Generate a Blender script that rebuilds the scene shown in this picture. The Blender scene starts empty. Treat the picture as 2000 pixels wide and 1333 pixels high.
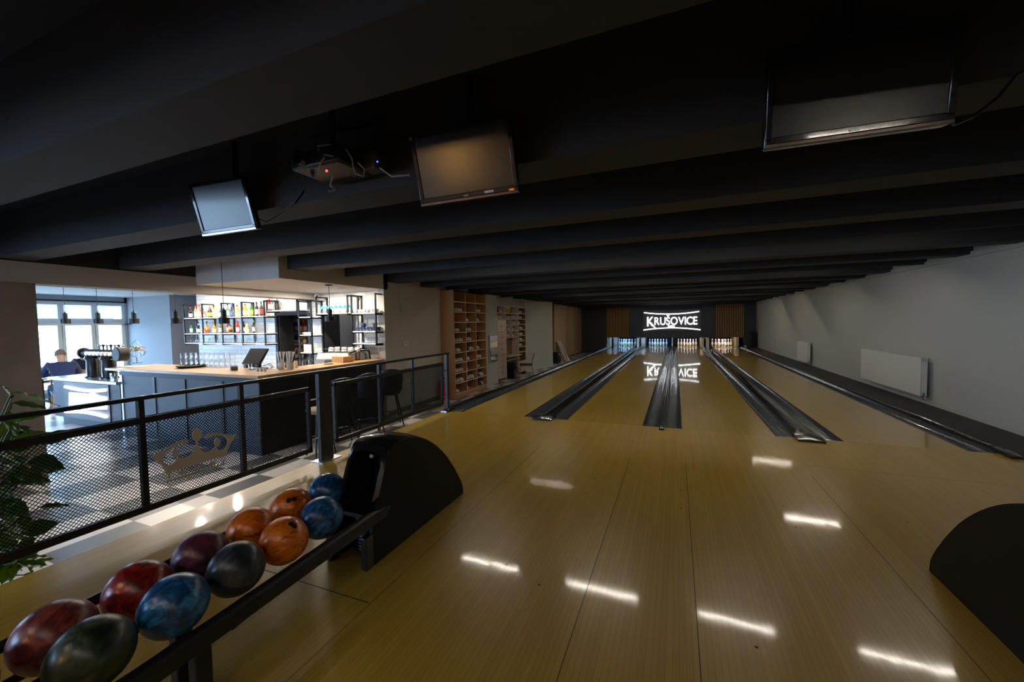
import bpy, bmesh, math, random
from mathutils import Vector, Matrix, Euler
random.seed(7)
PI = math.pi
SC = bpy.context.scene
COL = SC.collection
R, S, CO = math.radians, math.sin, math.cos

# ------------------------------------------------------------------ camera
CAM = Vector((1.47353, -5.69076, 1.43995))
YAW, PITCH, ROLL, FPX = 0.38914, -0.0453, -0.01649, 780.252
FW = Vector((-S(YAW)*CO(PITCH), CO(YAW)*CO(PITCH), S(PITCH)))
R0 = Vector((CO(YAW), S(YAW), 0)); U0 = R0.cross(FW)
RT = R0*CO(ROLL) + U0*S(ROLL); UP = -R0*S(ROLL) + U0*CO(ROLL)
cd = bpy.data.cameras.new('camera'); cam = bpy.data.objects.new('camera', cd); COL.objects.link(cam)
cd.sensor_width = 36; cd.lens = FPX/2000*36; cd.clip_start = 0.05; cd.clip_end = 200
M = Matrix((RT, UP, -FW)).transposed().to_4x4(); M.translation = CAM; cam.matrix_world = M
SC.camera = cam

def P(px, py, X=None, Y=None, Z=None, D=None):
    """photo pixel -> point on a real plane of the room"""
    d = FW*FPX + RT*(px-1000) - UP*(py-666.5)
    if X is not None: t = (X-CAM.x)/d.x
    elif Y is not None: t = (Y-CAM.y)/d.y
    elif Z is not None: t = (Z-CAM.z)/d.z
    else: t = D/FPX
    return CAM + d*t

# ------------------------------------------------------------------ materials
def new_mat(name):
    m = bpy.data.materials.new(name); m.use_nodes = True
    nt = m.node_tree; b = nt.nodes['Principled BSDF']
    return m, nt, b
def mat(name, col, rough=0.5, metal=0.0, coat=0.0, spec=0.5, trans=0.0, noise=0.0, nscale=8.0, bump=0.0, emit=None, estr=0.0, alpha=1.0, ior=1.5, coatr=0.05, sheen=0.0):
    m, nt, b = new_mat(name)
    b.inputs['Base Color'].default_value = (*col, 1)
    b.inputs['Roughness'].default_value = rough
    b.inputs['Metallic'].default_value = metal
    b.inputs['Coat Weight'].default_value = coat
    b.inputs['Coat Roughness'].default_value = coatr
    b.inputs['Specular IOR Level'].default_value = spec
    b.inputs['Transmission Weight'].default_value = trans
    b.inputs['IOR'].default_value = ior
    b.inputs['Alpha'].default_value = alpha
    b.inputs['Sheen Weight'].default_value = sheen
    if emit:
        b.inputs['Emission Color'].default_value = (*emit, 1); b.inputs['Emission Strength'].default_value = estr
    if noise or bump:
        tc = nt.nodes.new('ShaderNodeTexCoord'); n = nt.nodes.new('ShaderNodeTexNoise')
        n.inputs['Scale'].default_value = nscale; n.inputs['Detail'].default_value = 6
        nt.links.new(tc.outputs['Object'], n.inputs['Vector'])
        if noise:
            mx = nt.nodes.new('ShaderNodeMix'); mx.data_type = 'RGBA'
            mx.inputs[6].default_value = (*[c*(1-noise) for c in col], 1)
            mx.inputs[7].default_value = (*[min(1, c*(1+noise)) for c in col], 1)
            nt.links.new(n.outputs['Fac'], mx.inputs[0]); nt.links.new(mx.outputs[2], b.inputs['Base Color'])
        if bump:
            bp = nt.nodes.new('ShaderNodeBump'); bp.inputs['Strength'].default_value = bump; bp.inputs['Distance'].default_value = 0.01
            nt.links.new(n.outputs['Fac'], bp.inputs['Height']); nt.links.new(bp.outputs['Normal'], b.inputs['Normal'])
    return m
class NT:
    """tiny helper to wire math nodes"""
    def __init__(s, nt): s.nt = nt
    def n(s, t, **kw):
        x = s.nt.nodes.new(t)
        for k, v in kw.items(): setattr(x, k, v)
        return x
    def put(s, sock, v):
        if isinstance(v, (int, float)): sock.default_value = v
        elif isinstance(v, tuple): sock.default_value = v
        else: s.nt.links.new(v, sock)
    def m(s, op, a, b=0.0, c=0.0):
        x = s.n('ShaderNodeMath', operation=op)
        s.put(x.inputs[0], a); s.put(x.inputs[1], b); s.put(x.inputs[2], c)
        return x.outputs[0]
    def mix(s, f, a, b):
        x = s.n('ShaderNodeMix', data_type='RGBA')
        s.put(x.inputs[0], f); s.put(x.inputs[6], a); s.put(x.inputs[7], b)
        return x.outputs[2]
    def xyz(s, world=True):
        if world: o = s.n('ShaderNodeNewGeometry').outputs['Position']
        else: o = s.n('ShaderNodeTexCoord').outputs['Object']
        q = s.n('ShaderNodeSeparateXYZ'); s.nt.links.new(o, q.inputs[0]); return q.outputs
    def comb(s, x, y, z):
        q = s.n('ShaderNodeCombineXYZ')
        for i, v in enumerate((x, y, z)): s.put(q.inputs[i], v)
        return q.outputs[0]
    def noise(s, vec, scale=5.0, detail=4, rough=.5):
        x = s.n('ShaderNodeTexNoise'); s.nt.links.new(vec, x.inputs['Vector'])
        x.inputs['Scale'].default_value = scale; x.inputs['Detail'].default_value = detail; x.inputs['Roughness'].default_value = rough
        return x.outputs['Fac']

def boards_mat(name, c1, c2, line, w=0.0271, rough=.34, coat=.6, coatr=.07):
    m, nt, b = new_mat(name); h = NT(nt); x, y, z = h.xyz()
    u = h.m('DIVIDE', x, w); fl = h.m('FLOOR', u); fr = h.m('SUBTRACT', u, fl)
    wn = h.n('ShaderNodeTexWhiteNoise'); wn.noise_dimensions = '2D'
    seg = h.m('FLOOR', h.m('ADD', h.m('DIVIDE', y, 1.3), h.m('MULTIPLY', fl, .37)))
    nt.links.new(h.comb(fl, seg, 0.0), wn.inputs['Vector'])
    g = h.noise(h.comb(h.m('MULTIPLY', x, 90), h.m('MULTIPLY', y, 2.2), 0.0), 1.0, 4)
    big = h.noise(h.comb(x, h.m('MULTIPLY', y, .35), 0.0), 1.1, 3)
    f = h.m('ADD', h.m('ADD', h.m('MULTIPLY', wn.outputs['Value'], .45), h.m('MULTIPLY', g, .35)), h.m('MULTIPLY', h.m('SUBTRACT', big, .4), .5))
    col = h.mix(f, (*c1, 1), (*c2, 1))
    edge = h.m('LESS_THAN', fr, .055)
    col = h.mix(h.m('MULTIPLY', edge, .62), col, (*line, 1))
    nt.links.new(col, b.inputs['Base Color'])
    b.inputs['Roughness'].default_value = rough
    b.inputs['Coat Weight'].default_value = coat; b.inputs['Coat Roughness'].default_value = coatr
    sm = h.noise(h.comb(h.m('MULTIPLY', x, 3.0), h.m('MULTIPLY', y, 1.0), 0.0), 2.0, 3)
    bp = h.n('ShaderNodeBump'); bp.inputs['Strength'].default_value = .05; bp.inputs['Distance'].default_value = .02
    nt.links.new(sm, bp.inputs['Height']); nt.links.new(bp.outputs['Normal'], b.inputs['Coat Normal'])
    return m
def wood_mat(name, c1, c2, axis='Z', scale=1.0, rough=.45, coat=.15):
    m, nt, b = new_mat(name); h = NT(nt); x, y, z = h.xyz()
    k = 26*scale; s = 1.6*scale
    v = {'Z': (h.m('MULTIPLY', x, k), h.m('MULTIPLY', y, k), h.m('MULTIPLY', z, s)),
         'Y': (h.m('MULTIPLY', x, k), h.m('MULTIPLY', y, s), h.m('MULTIPLY', z, k)),
         'X': (h.m('MULTIPLY', x, s), h.m('MULTIPLY', y, k), h.m('MULTIPLY', z, k))}[axis]
    f = h.noise(h.comb(*v), 1.0, 5, .6)
    col = h.mix(f, (*c1, 1), (*c2, 1)); nt.links.new(col, b.inputs['Base Color'])
    b.inputs['Roughness'].default_value = rough; b.inputs['Coat Weight'].default_value = coat
    return m
def checker_mat():
    m, nt, b = new_mat('checker_tiles'); h = NT(nt); x, y, z = h.xyz()
    t = .62
    u = h.m('DIVIDE', h.m('ADD', x, 2.07), t); v = h.m('DIVIDE', h.m('ADD', y, 3.62), t)
    par = h.m('MODULO', h.m('ABSOLUTE', h.m('ADD', h.m('FLOOR', u), h.m('FLOOR', v))), 2.0)
    fr = h.m('MINIMUM', h.m('FRACT', u), h.m('FRACT', v))
    nz = h.noise(h.comb(x, y, 0.0), 7.0, 6)
    light = h.mix(nz, (.58, .54, .52, 1), (.70, .66, .64, 1)); dark = h.mix(nz, (.10, .095, .095, 1), (.15, .145, .145, 1))
    col = h.mix(par, light, dark)
    col = h.mix(h.m('LESS_THAN', fr, .006), col, (.10, .09, .09, 1))
    nt.links.new(col, b.inputs['Base Color'])
    b.inputs['Roughness'].default_value = .32; b.inputs['Coat Weight'].default_value = .15; b.inputs['Coat Roughness'].default_value = .2
    return m
def brick_mat():
    m, nt, b = new_mat('white_glazed_tile'); h = NT(nt); x, y, z = h.xyz()
    t = h.n('ShaderNodeTexBrick'); nt.links.new(h.comb(h.m('ADD', x, y), z, 0.0), t.inputs['Vector'])
    t.inputs['Color1'].default_value = (.80, .79, .77, 1); t.inputs['Color2'].default_value = (.74, .73, .71, 1)
    t.inputs['Mortar'].default_value = (.42, .40, .37, 1); t.inputs['Scale'].default_value = 1.0
    t.inputs['Mortar Size'].default_value = .004; t.inputs['Brick Width'].default_value = .30; t.inputs['Row Height'].default_value = .098
    nt.links.new(t.outputs['Color'], b.inputs['Base Color']); b.inputs['Roughness'].default_value = .22
    return m
def perforated_mat(name, c1, c2, pitch, rough=.4, metal=.3):
    m, nt, b = new_mat(name); h = NT(nt); x, y, z = h.xyz()
    u = h.m('DIVIDE', h.m('ADD', x, y), pitch); v = h.m('DIVIDE', z, pitch)
    row = h.m('FLOOR', v); u = h.m('ADD', u, h.m('MULTIPLY', h.m('MODULO', h.m('ABSOLUTE', row), 2.0), .5))
    du = h.m('SUBTRACT', h.m('FRACT', u), .5); dv = h.m('SUBTRACT', h.m('FRACT', v), .5)
    d = h.m('SQRT', h.m('ADD', h.m('MULTIPLY', du, du), h.m('MULTIPLY', dv, dv)))
    nt.links.new(h.mix(h.m('LESS_THAN', d, .31), (*c1, 1), (*c2, 1)), b.inputs['Base Color'])
    b.inputs['Roughness'].default_value = rough; b.inputs['Metallic'].default_value = metal
    return m
def ball_mat(name, c1, c2, c3, rough=.3, scratch=(.02, .02, .02)):
    m, nt, b = new_mat(name); h = NT(nt)
    tc = h.n('ShaderNodeTexCoord').outputs['Object']
    n1 = h.n('ShaderNodeTexNoise'); nt.links.new(tc, n1.inputs['Vector']); n1.inputs['Scale'].default_value = 9; n1.inputs['Detail'].default_value = 4; n1.inputs['Distortion'].default_value = 2.4
    rp = h.n('ShaderNodeValToRGB'); nt.links.new(n1.outputs['Fac'], rp.inputs[0])
    e = rp.color_ramp.elements; e[0].position = .34; e[0].color = (*c1, 1); e[1].position = .68; e[1].color = (*c3, 1)
    k = e.new(.5); k.color = (*c2, 1)
    mp = h.n('ShaderNodeMapping'); mp.inputs['Scale'].default_value = (60, 9, 22); mp.inputs['Rotation'].default_value = (.5, .8, .3); nt.links.new(tc, mp.inputs['Vector'])
    n2 = h.n('ShaderNodeTexNoise'); nt.links.new(mp.outputs[0], n2.inputs['Vector']); n2.inputs['Scale'].default_value = 1.4; n2.inputs['Detail'].default_value = 3
    sc = h.m('GREATER_THAN', n2.outputs['Fac'], .63)
    nt.links.new(h.mix(h.m('MULTIPLY', sc, .7), rp.outputs[0], (*scratch, 1)), b.inputs['Base Color'])
    b.inputs['Roughness'].default_value = rough; b.inputs['Metallic'].default_value = .1
    b.inputs['Coat Weight'].default_value = .15; b.inputs['Coat Roughness'].default_value = .2
    bp = h.n('ShaderNodeBump'); bp.inputs['Strength'].default_value = .2; bp.inputs['Distance'].default_value = .004
    nt.links.new(n2.outputs['Fac'], bp.inputs['Height']); nt.links.new(bp.outputs['Normal'], b.inputs['Normal'])
    return m
def thin_glass(name, tint=(1, 1, 1), gl=.12):
    m = bpy.data.materials.new(name); m.use_nodes = True; nt = m.node_tree; nt.nodes.clear()
    o = nt.nodes.new('ShaderNodeOutputMaterial'); mx = nt.nodes.new('ShaderNodeMixShader')
    t = nt.nodes.new('ShaderNodeBsdfTransparent'); t.inputs[0].default_value = (*tint, 1)
    g = nt.nodes.new('ShaderNodeBsdfGlossy'); g.inputs['Roughness'].default_value = .05
    lw = nt.nodes.new('ShaderNodeLayerWeight'); lw.inputs['Blend'].default_value = gl
    nt.links.new(lw.outputs['Facing'], mx.inputs[0]); nt.links.new(t.outputs[0], mx.inputs[1]); nt.links.new(g.outputs[0], mx.inputs[2]); nt.links.new(mx.outputs[0], o.inputs[0])
    return m
def emis(name, col, s):
    return mat(name, (0.8*col[0], .8*col[1], .8*col[2]), .4, emit=col, estr=s)

# ------------------------------------------------------------------ mesh builder
class MB:
    def __init__(s): s.v = []; s.f = []; s.m = []
    def add(s, vs, fs, m=0):
        o = len(s.v); s.v += [Vector(v) for v in vs]
        s.f += [tuple(i+o for i in f) for f in fs]; s.m += [m]*len(fs); return s
    def box(s, x0, x1, y0, y1, z0, z1, m=0):
        return s.add([(x0,y0,z0),(x1,y0,z0),(x1,y1,z0),(x0,y1,z0),(x0,y0,z1),(x1,y0,z1),(x1,y1,z1),(x0,y1,z1)],
                     [(0,3,2,1),(4,5,6,7),(0,1,5,4),(1,2,6,5),(2,3,7,6),(3,0,4,7)], m)
    def obox(s, M, sx, sy, sz, m=0):
        vs = [M @ Vector((a*sx/2, b*sy/2, c*sz/2)) for c in (-1,1) for a, b in ((-1,-1),(1,-1),(1,1),(-1,1))]
        return s.add(vs, [(0,3,2,1),(4,5,6,7),(0,1,5,4),(1,2,6,5),(2,3,7,6),(3,0,4,7)], m)
    def bar(s, a, b, w, h, m=0, up=Vector((0,0,1))):
        a, b = Vector(a), Vector(b); d = (b-a); L = d.length; d.normalize()
        if abs(d.dot(up)) > .99: up = Vector((0,1,0))
        x = d.cross(up).normalized(); u = x.cross(d)
        M = Matrix((x, d, u)).transposed().to_4x4(); M.translation = (a+b)/2
        return s.obox(M, w, L, h, m)
    def tube(s, pts, r, n=8, m=0, caps=True):
        pts = [Vector(p) for p in pts]; k = len(pts)
        rs = r if isinstance(r, (list, tuple)) else [r]*k
        t0 = (pts[1]-pts[0]).normalized(); ref = Vector((0,0,1)) if abs(t0.z) < .9 else Vector((1,0,0))
        u = t0.cross(ref).normalized(); vs = []
        for i, p in enumerate(pts):
            t = (pts[min(i+1,k-1)]-pts[max(i-1,0)]).normalized()
            u = (u - t*u.dot(t)).normalized(); w = t.cross(u)
            vs += [p + (u*CO(2*PI*j/n)+w*S(2*PI*j/n))*rs[i] for j in range(n)]
        fs = [(i*n+j, i*n+(j+1)%n, (i+1)*n+(j+1)%n, (i+1)*n+j) for i in range(k-1) for j in range(n)]
        if caps: fs += [tuple(range(n-1,-1,-1)), tuple((k-1)*n+j for j in range(n))]
        return s.add(vs, fs, m)
    def cyl(s, a, b, r, n=16, m=0, r2=None): return s.tube([a, b], [r, r if r2 is None else r2], n, m)
    def lathe(s, prof, c=(0,0,0), n=20, m=0, M=None):
        c = Vector(c); vs = []
        for r, z in prof: vs += [Vector((r*CO(2*PI*j/n), r*S(2*PI*j/n), z)) for j in range(n)]
        vs = [(M @ v if M else v)+c for v in vs]; k = len(prof)
        fs = [(i*n+j, i*n+(j+1)%n, (i+1)*n+(j+1)%n, (i+1)*n+j) for i in range(k-1) for j in range(n)]
        if prof[0][0] > 1e-4: fs.append(tuple(range(n-1,-1,-1)))
        if prof[-1][0] > 1e-4: fs.append(tuple((k-1)*n+j for j in range(n)))
        return s.add(vs, fs, m)
    def sphere(s, c, r, n=20, m=0, sc=(1,1,1)):
        k = n//2
        M = Matrix.Diagonal(sc).to_4x4()
        return s.lathe([(max(1e-5, r*S(PI*i/k)), -r*CO(PI*i/k)) for i in range(k+1)], c, n, m, M)
    def prism(s, poly, fn, t0, t1, m=0):
        n = len(poly)
        vs = [fn(u, v, t0) for u, v in poly]+[fn(u, v, t1) for u, v in poly]
        return s.add(vs, [tuple(range(n-1,-1,-1)), tuple(range(n, 2*n))]+[(i, (i+1)%n, n+(i+1)%n, n+i) for i in range(n)], m)
    def grid(s, rows, m=0, closed=False):
        k = len(rows[0]); vs = [p for r in rows for p in r]
        fs = []
        for i in range(len(rows)-1):
            for j in range(k if closed else k-1):
                fs.append((i*k+j, i*k+(j+1)%k, (i+1)*k+(j+1)%k, (i+1)*k+j))
        return s.add(vs, fs, m)
    def build(s, name, mats, parent=None, angle=35, bevel=0.0, local=False, weld=True):
        me = bpy.data.meshes.new(name)
        off = Vector((0,0,0))
        if parent is not None and not local: off = WP[parent.name]
        me.from_pydata([v-off for v in s.v], [], s.f)
        mats = mats if isinstance(mats, (list, tuple)) else [mats]
        for x in mats: me.materials.append(x)
        me.polygons.foreach_set('material_index', s.m)
        bm = bmesh.new(); bm.from_mesh(me)
        if weld: bmesh.ops.remove_doubles(bm, verts=bm.verts, dist=1e-5)
        bmesh.ops.recalc_face_normals(bm, faces=bm.faces); bm.to_mesh(me); bm.free()
        if angle:
            me.polygons.foreach_set('use_smooth', [True]*len(me.polygons)); me.set_sharp_from_angle(angle=R(angle))
        o = bpy.data.objects.new(name, me); COL.objects.link(o)
        if parent is not None: o.parent = parent
        WP[o.name] = off.copy()
        if bevel:
            md = o.modifiers.new('bevel', 'BEVEL'); md.width = bevel; md.segments = 2; md.limit_method = 'ANGLE'; md.harden_normals = False
        return o
WP = {}
def tag(o, label, cat, group=None, kind=None):
    o['label'] = label; o['category'] = cat
    if group: o['group'] = group
    if kind: o['kind'] = kind
    return o
def thing(name, label, cat, loc=(0,0,0), rz=0.0, group=None):
    o = bpy.data.objects.new(name, None); COL.objects.link(o); o.location = loc; o.rotation_euler = (0,0,rz)
    o.empty_display_size = .1
    WP[o.name] = Vector(loc)
    return tag(o, label, cat, group)
def struct(o, label=None):
    o['kind'] = 'structure'
    if label: o['label'] = label
    return o
def kids(o): return [c for c in bpy.data.objects if c.parent == o]
KID = {}
def dup(src, loc, rz=None, label=None, group=None, rot=None, scale=None):
    if src.name not in KID: KID[src.name] = [(c, kids(c)) for c in kids(src)]
    r = src.copy(); COL.objects.link(r); r.location = loc
    if rz is not None: r.rotation_euler = (0,0,rz)
    if rot is not None: r.rotation_euler = rot
    if scale is not None: r.scale = scale if isinstance(scale, tuple) else (scale,)*3
    if label: r['label'] = label
    if group: r['group'] = group
    for c, gs in KID[src.name]:
        d = c.copy(); COL.objects.link(d); d.parent = r
        for g in gs:
            e = g.copy(); COL.objects.link(e); e.parent = d
    return r
ORD = ['first','second','third','fourth','fifth','sixth','seventh','eighth','ninth','tenth','eleventh','twelfth','thirteenth','fourteenth','fifteenth','sixteenth','seventeenth','eighteenth','nineteenth','twentieth','twenty-first','twenty-second','twenty-third','twenty-fourth','twenty-fifth','twenty-sixth','twenty-seventh','twenty-eighth']
def text_mesh(body, size, name='t', bold=0.0, ext=0.002, spacing=1.0):
    c = bpy.data.curves.new(name, 'FONT'); c.body = body; c.size = size; c.offset = bold; c.extrude = ext; c.align_x = 'LEFT'; c.space_character = spacing
    o = bpy.data.objects.new(name, c); COL.objects.link(o)
    dg = bpy.context.evaluated_depsgraph_get(); me = bpy.data.meshes.new_from_object(o.evaluated_get(dg))
    vs = [v.co.copy() for v in me.vertices]; fs = [tuple(p.vertices) for p in me.polygons]
    bpy.data.objects.remove(o); bpy.data.curves.remove(c); bpy.data.meshes.remove(me)
    return vs, fs
Z0 = -0.39      # lower bar floor; the bowling approach is z = 0
BZ = 2.29       # underside of ceiling beams
SZ = 2.77       # slab
# ------------------------------------------------------------------ material set
m_app = boards_mat('maple_boards', (.43,.262,.026), (.55,.355,.05), (.15,.075,.015))
m_lane = boards_mat('lane_boards', (.44,.28,.035), (.56,.37,.06), (.30,.18,.06), rough=.3, coat=.9, coatr=.035)
m_seam = mat('seam_dark', (.03,.02,.012), .7)
m_check = checker_mat()
m_brick = brick_mat()
m_paint = mat('charcoal_ceiling_paint', (.022,.024,.028), .75, noise=.25, nscale=3.5, bump=.35)
m_slab = mat('black_ceiling_paint', (.012,.012,.014), .85)
m_wall = mat('warm_grey_plaster', (.50,.49,.46), .85, noise=.04, nscale=2)
m_wallr = mat('white_grey_plaster', (.49,.50,.47), .8, noise=.03, nscale=2)
m_beige = mat('beige_plaster', (.36,.34,.325), .85)
m_soffit = mat('pale_plaster', (.62,.60,.58), .85)
m_greyw = mat('grey_blue_wall', (.36,.37,.40), .8)
m_navy = mat('navy_black_panel', (.028,.031,.043), .5)
m_conc = mat('raw_concrete', (.20,.17,.145), .85, noise=.35, nscale=2.6, bump=.2)
m_white = mat('white_paint', (.72,.71,.69), .45)
m_cream = mat('cream_frame', (.80,.72,.58), .5)
m_frame = mat('pale_grey_frame', (.66,.64,.66), .45)
m_black = mat('black_metal', (.012,.012,.014), .38, metal=.2)
m_blackp = mat('black_gloss_plastic', (.008,.008,.009), .22, coat=.6)
m_wire = mat('black_wire', (.004,.004,.005), .8, spec=.1)
m_side = mat('black_matt_panel', (.006,.006,.005), .5, spec=.25)
m_rail = mat('black_railing_paint', (.009,.010,.013), .35)
m_gutter = mat('gutter_plastic', (.055,.068,.085), .25, coat=.5, noise=.3, nscale=12)
m_cap = mat('capping_black', (.012,.013,.015), .2, coat=.7)
m_carpet = mat('grey_carpet', (.045,.045,.048), .95, noise=.25, nscale=60)
m_steel = mat('brushed_steel', (.62,.63,.64), .28, metal=1.0)
m_chrome = mat('chrome', (.8,.8,.82), .12, metal=1.0)
m_pin = mat('pin_white', (.82,.82,.82), .25, coat=.5)
m_red = mat('pin_red', (.6,.03,.04), .3)
m_wood = wood_mat('alder_cabinet', (.40,.19,.07), (.56,.30,.12), 'Z')
m_woodp = wood_mat('oak_panel', (.42,.25,.13), (.62,.41,.24), 'Z')
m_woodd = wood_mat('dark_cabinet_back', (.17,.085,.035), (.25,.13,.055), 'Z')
m_edge = mat('pale_edge_band', (.62,.52,.46), .5)
m_door = wood_mat('birch_door', (.50,.36,.26), (.60,.45,.34), 'Z')
m_top = wood_mat('oak_worktop', (.45,.25,.10), (.66,.42,.19), 'X', rough=.3, coat=.3)
m_topy = wood_mat('oak_worktop_run', (.45,.25,.10), (.66,.42,.19), 'Y', rough=.3, coat=.3)
m_slat = wood_mat('golden_slat', (.35,.20,.06), (.48,.29,.10), 'Z', rough=.75, coat=0)
m_barblue = mat('slate_blue_panel', (.036,.046,.07), .5, spec=.3)
m_perf = perforated_mat('perforated_slate', (.045,.056,.082), (.016,.02,.03), .02, rough=.5, metal=0)
m_perfb = perforated_mat('perforated_black', (.03,.03,.03), (.006,.006,.006), .016, metal=.4)
m_screen = mat('dark_screen', (.008,.008,.009), .24, spec=.8)
m_bez = mat('black_bezel', (.010,.010,.011), .14, coat=.8)
m_glass = thin_glass('clear_glass', gl=.25)
m_pane = thin_glass('window_glass', (.97,.99,1), .08)
m_leaf = mat('leaf_green', (.07,.22,.022), .32, noise=.5, nscale=14, spec=.5)
m_leaf2 = mat('leaf_green_yellow', (.15,.27,.03), .35, noise=.6, nscale=22)
m_stem = mat('stem_brown_green', (.10,.11,.04), .6)
m_skin = mat('skin', (.58,.33,.23), .5)
m_hairb = mat('buzzed_hair', (.20,.15,.11), .8)
m_haird = mat('dark_brown_hair', (.035,.022,.015), .6)
m_hood = mat('navy_hoodie', (.018,.033,.11), .9, sheen=.3)
m_dark = mat('dark_jacket', (.012,.016,.028), .8)
m_jean = mat('blue_jeans', (.05,.08,.16), .85)
m_blue = mat('blue_upholstery', (.05,.20,.50), .8)
m_redw = mat('red_stripe_shirt', (.55,.10,.10), .8)
m_shoe = mat('white_shoe', (.66,.65,.62), .5)
m_sole = mat('black_shoe', (.02,.02,.02), .5)
m_crown = mat('brushed_grey_steel_plate', (.56,.53,.50), .55)
m_paper = mat('kraft_paper', (.62,.55,.45), .8)
m_red2 = mat('extinguisher_red', (.55,.02,.02), .3)
m_yellow = mat('yellow_plastic', (.62,.62,.03), .35)
m_navycup = mat('navy_ceramic', (.03,.06,.13), .2, coat=.5)
m_teal = mat('teal_paper', (.02,.36,.45), .6)
m_kick = mat('pale_kickback', (.55,.52,.46), .5)
m_kickw = wood_mat('wood_kickback', (.45,.30,.12), (.60,.42,.2), 'Y')
m_lampw = emis('warm_bulb', (1, .78, .5), 30)
E_TUBE = 145.0
m_tube = emis('strip_tube', (1, .90, .74), E_TUBE)
m_neon = emis('white_neon', (.95, .97, 1), 3.0)
m_neon2 = emis('white_lightbox', (.95, .97, 1), 5.0)
m_ledr = emis('red_led', (1, .05, .05), 4.0)
m_ledb = emis('blue_led', (.05, .15, 1), 3.0)

# ------------------------------------------------------------------ setting: floors
L = [(-1.741,-.687), (0,1.0541), (1.554,2.608), (3.290,4.345)]
XL, XR, WL, WR = -2.07, 4.66, -3.84, 5.28
b = MB().box(-14.44, 6, -10.2, 20.2, Z0-.15, Z0)
struct(b.build('floor', m_check), 'grey and beige checkerboard tiled floor of the bar')
b = MB().box(XL, XR, -10, -.003, Z0+.001, 0)
def strip_line(b, x0, y0, x1, y1, w, m=1):
    d = Vector((x1-x0, y1-y0, 0)).normalized(); n = Vector((-d.y, d.x, 0))*w/2
    z = Vector((0,0,.0006)); a = Vector((x0,y0,0)); c = Vector((x1,y1,0))
    b.add([a-n+z, c-n+z, c+n+z, a+n+z], [(0,1,2,3)], m)
for px, py in ((1051,875.5), (1231,895), (1339.4,906.5), (1586,931)):
    q = P(px, py, Z=0); strip_line(b, q.x, -10, q.x, q.y, .0032)
qa, qb, qc = P(1051,875.5,Z=0), P(1231,895,Z=0), P(1586,931,Z=0)
strip_line(b, qa.x, -.78, qb.x, -.78, .003)
q1, q2 = P(570,1131,Z=0), P(720,1178.5,Z=0); strip_line(b, -1.05, q1.y, q2.x, q1.y, .006)
strip_line(b, qc.x, -1.05, 4.6, -1.05, .003)
for i in range(44):                                     # approach dots and fixing plugs
    x = -1.7+i*.146
    for y, r in ((-.16, .006), (-.42, .005 if i % 2 else 0), (-2.1, .007 if i % 5 == 2 else 0), (-2.45, .007 if i % 5 == 2 else 0), (-3.7, .008 if i % 7 == 3 else 0)):
        if r: b.add([(x+r*CO(k*PI/4), y+.03*S(i*2.3)+r*S(k*PI/4), .0007) for k in range(8)], [tuple(range(8))], 1)
struct(b.build('floor', [m_app, m_seam], angle=0, weld=False), 'raised maple board bowling approach')
struct(MB().box(XL, XR, .003, 20.2, Z0+.001, -.10).build('floor', m_seam), 'dark bed under the bowling lanes')
b = MB().box(XR, WR+.1, -10, 20.2, Z0+.001, .004)
struct(b.build('floor', m_carpet), 'dark grey carpet strip along the right wall')

# ------------------------------------------------------------------ setting: ceiling
struct(MB().box(-14.44, 5.6, -10.2, 20.2, SZ, SZ+.15).build('ceiling', m_slab), 'black ceiling slab above the beams')
XF = -5.75                                              # face of the beige edge beam
k = 0
LAMP_ROWS = (-5, 1, 4, 7, 10, 13)                       # beams that carry recessed strip lamps
LX = [(-1.70,-.70), (.03,1.01), (1.72,2.60), (3.38,4.25)]
for i in range(-7, 18):
    y = -1.436+1.108*i
    x0 = XF if y < -1.5 else WL
    if i in LAMP_ROWS:
        b = MB().box(x0, WR, y, y+.30, BZ+.08, SZ).box(x0, WR, y, y+.03, BZ, BZ+.08)
    else: b = MB().box(x0, WR, y, y+.30, BZ, SZ)
    struct(b.build('ceiling_beam', m_paint, angle=0), 'charcoal painted concrete ceiling beam')
b = MB().box(XF-.35, XF, -10, .78, 2.015, 2.27)
struct(MB().box(XF-.33, XF-.01, -10, .78, 2.27, SZ).build('trim_5', m_slab), 'black upstand above the beige edge beam')
struct(b.build('trim_1', m_beige), 'beige edge beam between the bar room and the bowling hall')
b = MB().box(XF, WL, -1.58, .78, 2.145, SZ)
struct(b.build('ceiling', m_soffit), 'dropped pale soffit box above the bar')
struct(MB().box(-14.44, XF-.35, -10, 4.2, 2.42, SZ).build('ceiling', m_soffit), 'pale ceiling of the bar room')

# ------------------------------------------------------------------ setting: walls
struct(MB().box(WR, WR+.15, -10, 18.2, Z0, SZ).build('wall_right', m_wallr))
b = MB().box(WR-.03, WR, -10, 17.9, 2.245, 2.325).box(WR-.035, WR, -10, 17.9, 2.262, 2.268)
struct(b.build('trim_2', m_wallr), 'cable trunking along the top of the right wall')
b = MB().box(WR-.012, WR, -10, 17.9, .005, .06)
struct(b.build('baseboard_right', m_wallr))
b = MB().box(WL-.15, WL, .66, 20, Z0, SZ)
struct(b.build('wall_left', m_wall))
struct(MB().box(WL, WL+.012, .70, 2.6, Z0, Z0+.10).build('baseboard_left', mat('grey_skirting', (.13,.13,.12), .6)))
XC = -3.55
struct(MB().box(WL, XC, 4.47, 5.40, Z0, 2.285).build('trim_3', m_wallr), 'pale grey pillar between the two shoe cabinets')
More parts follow.
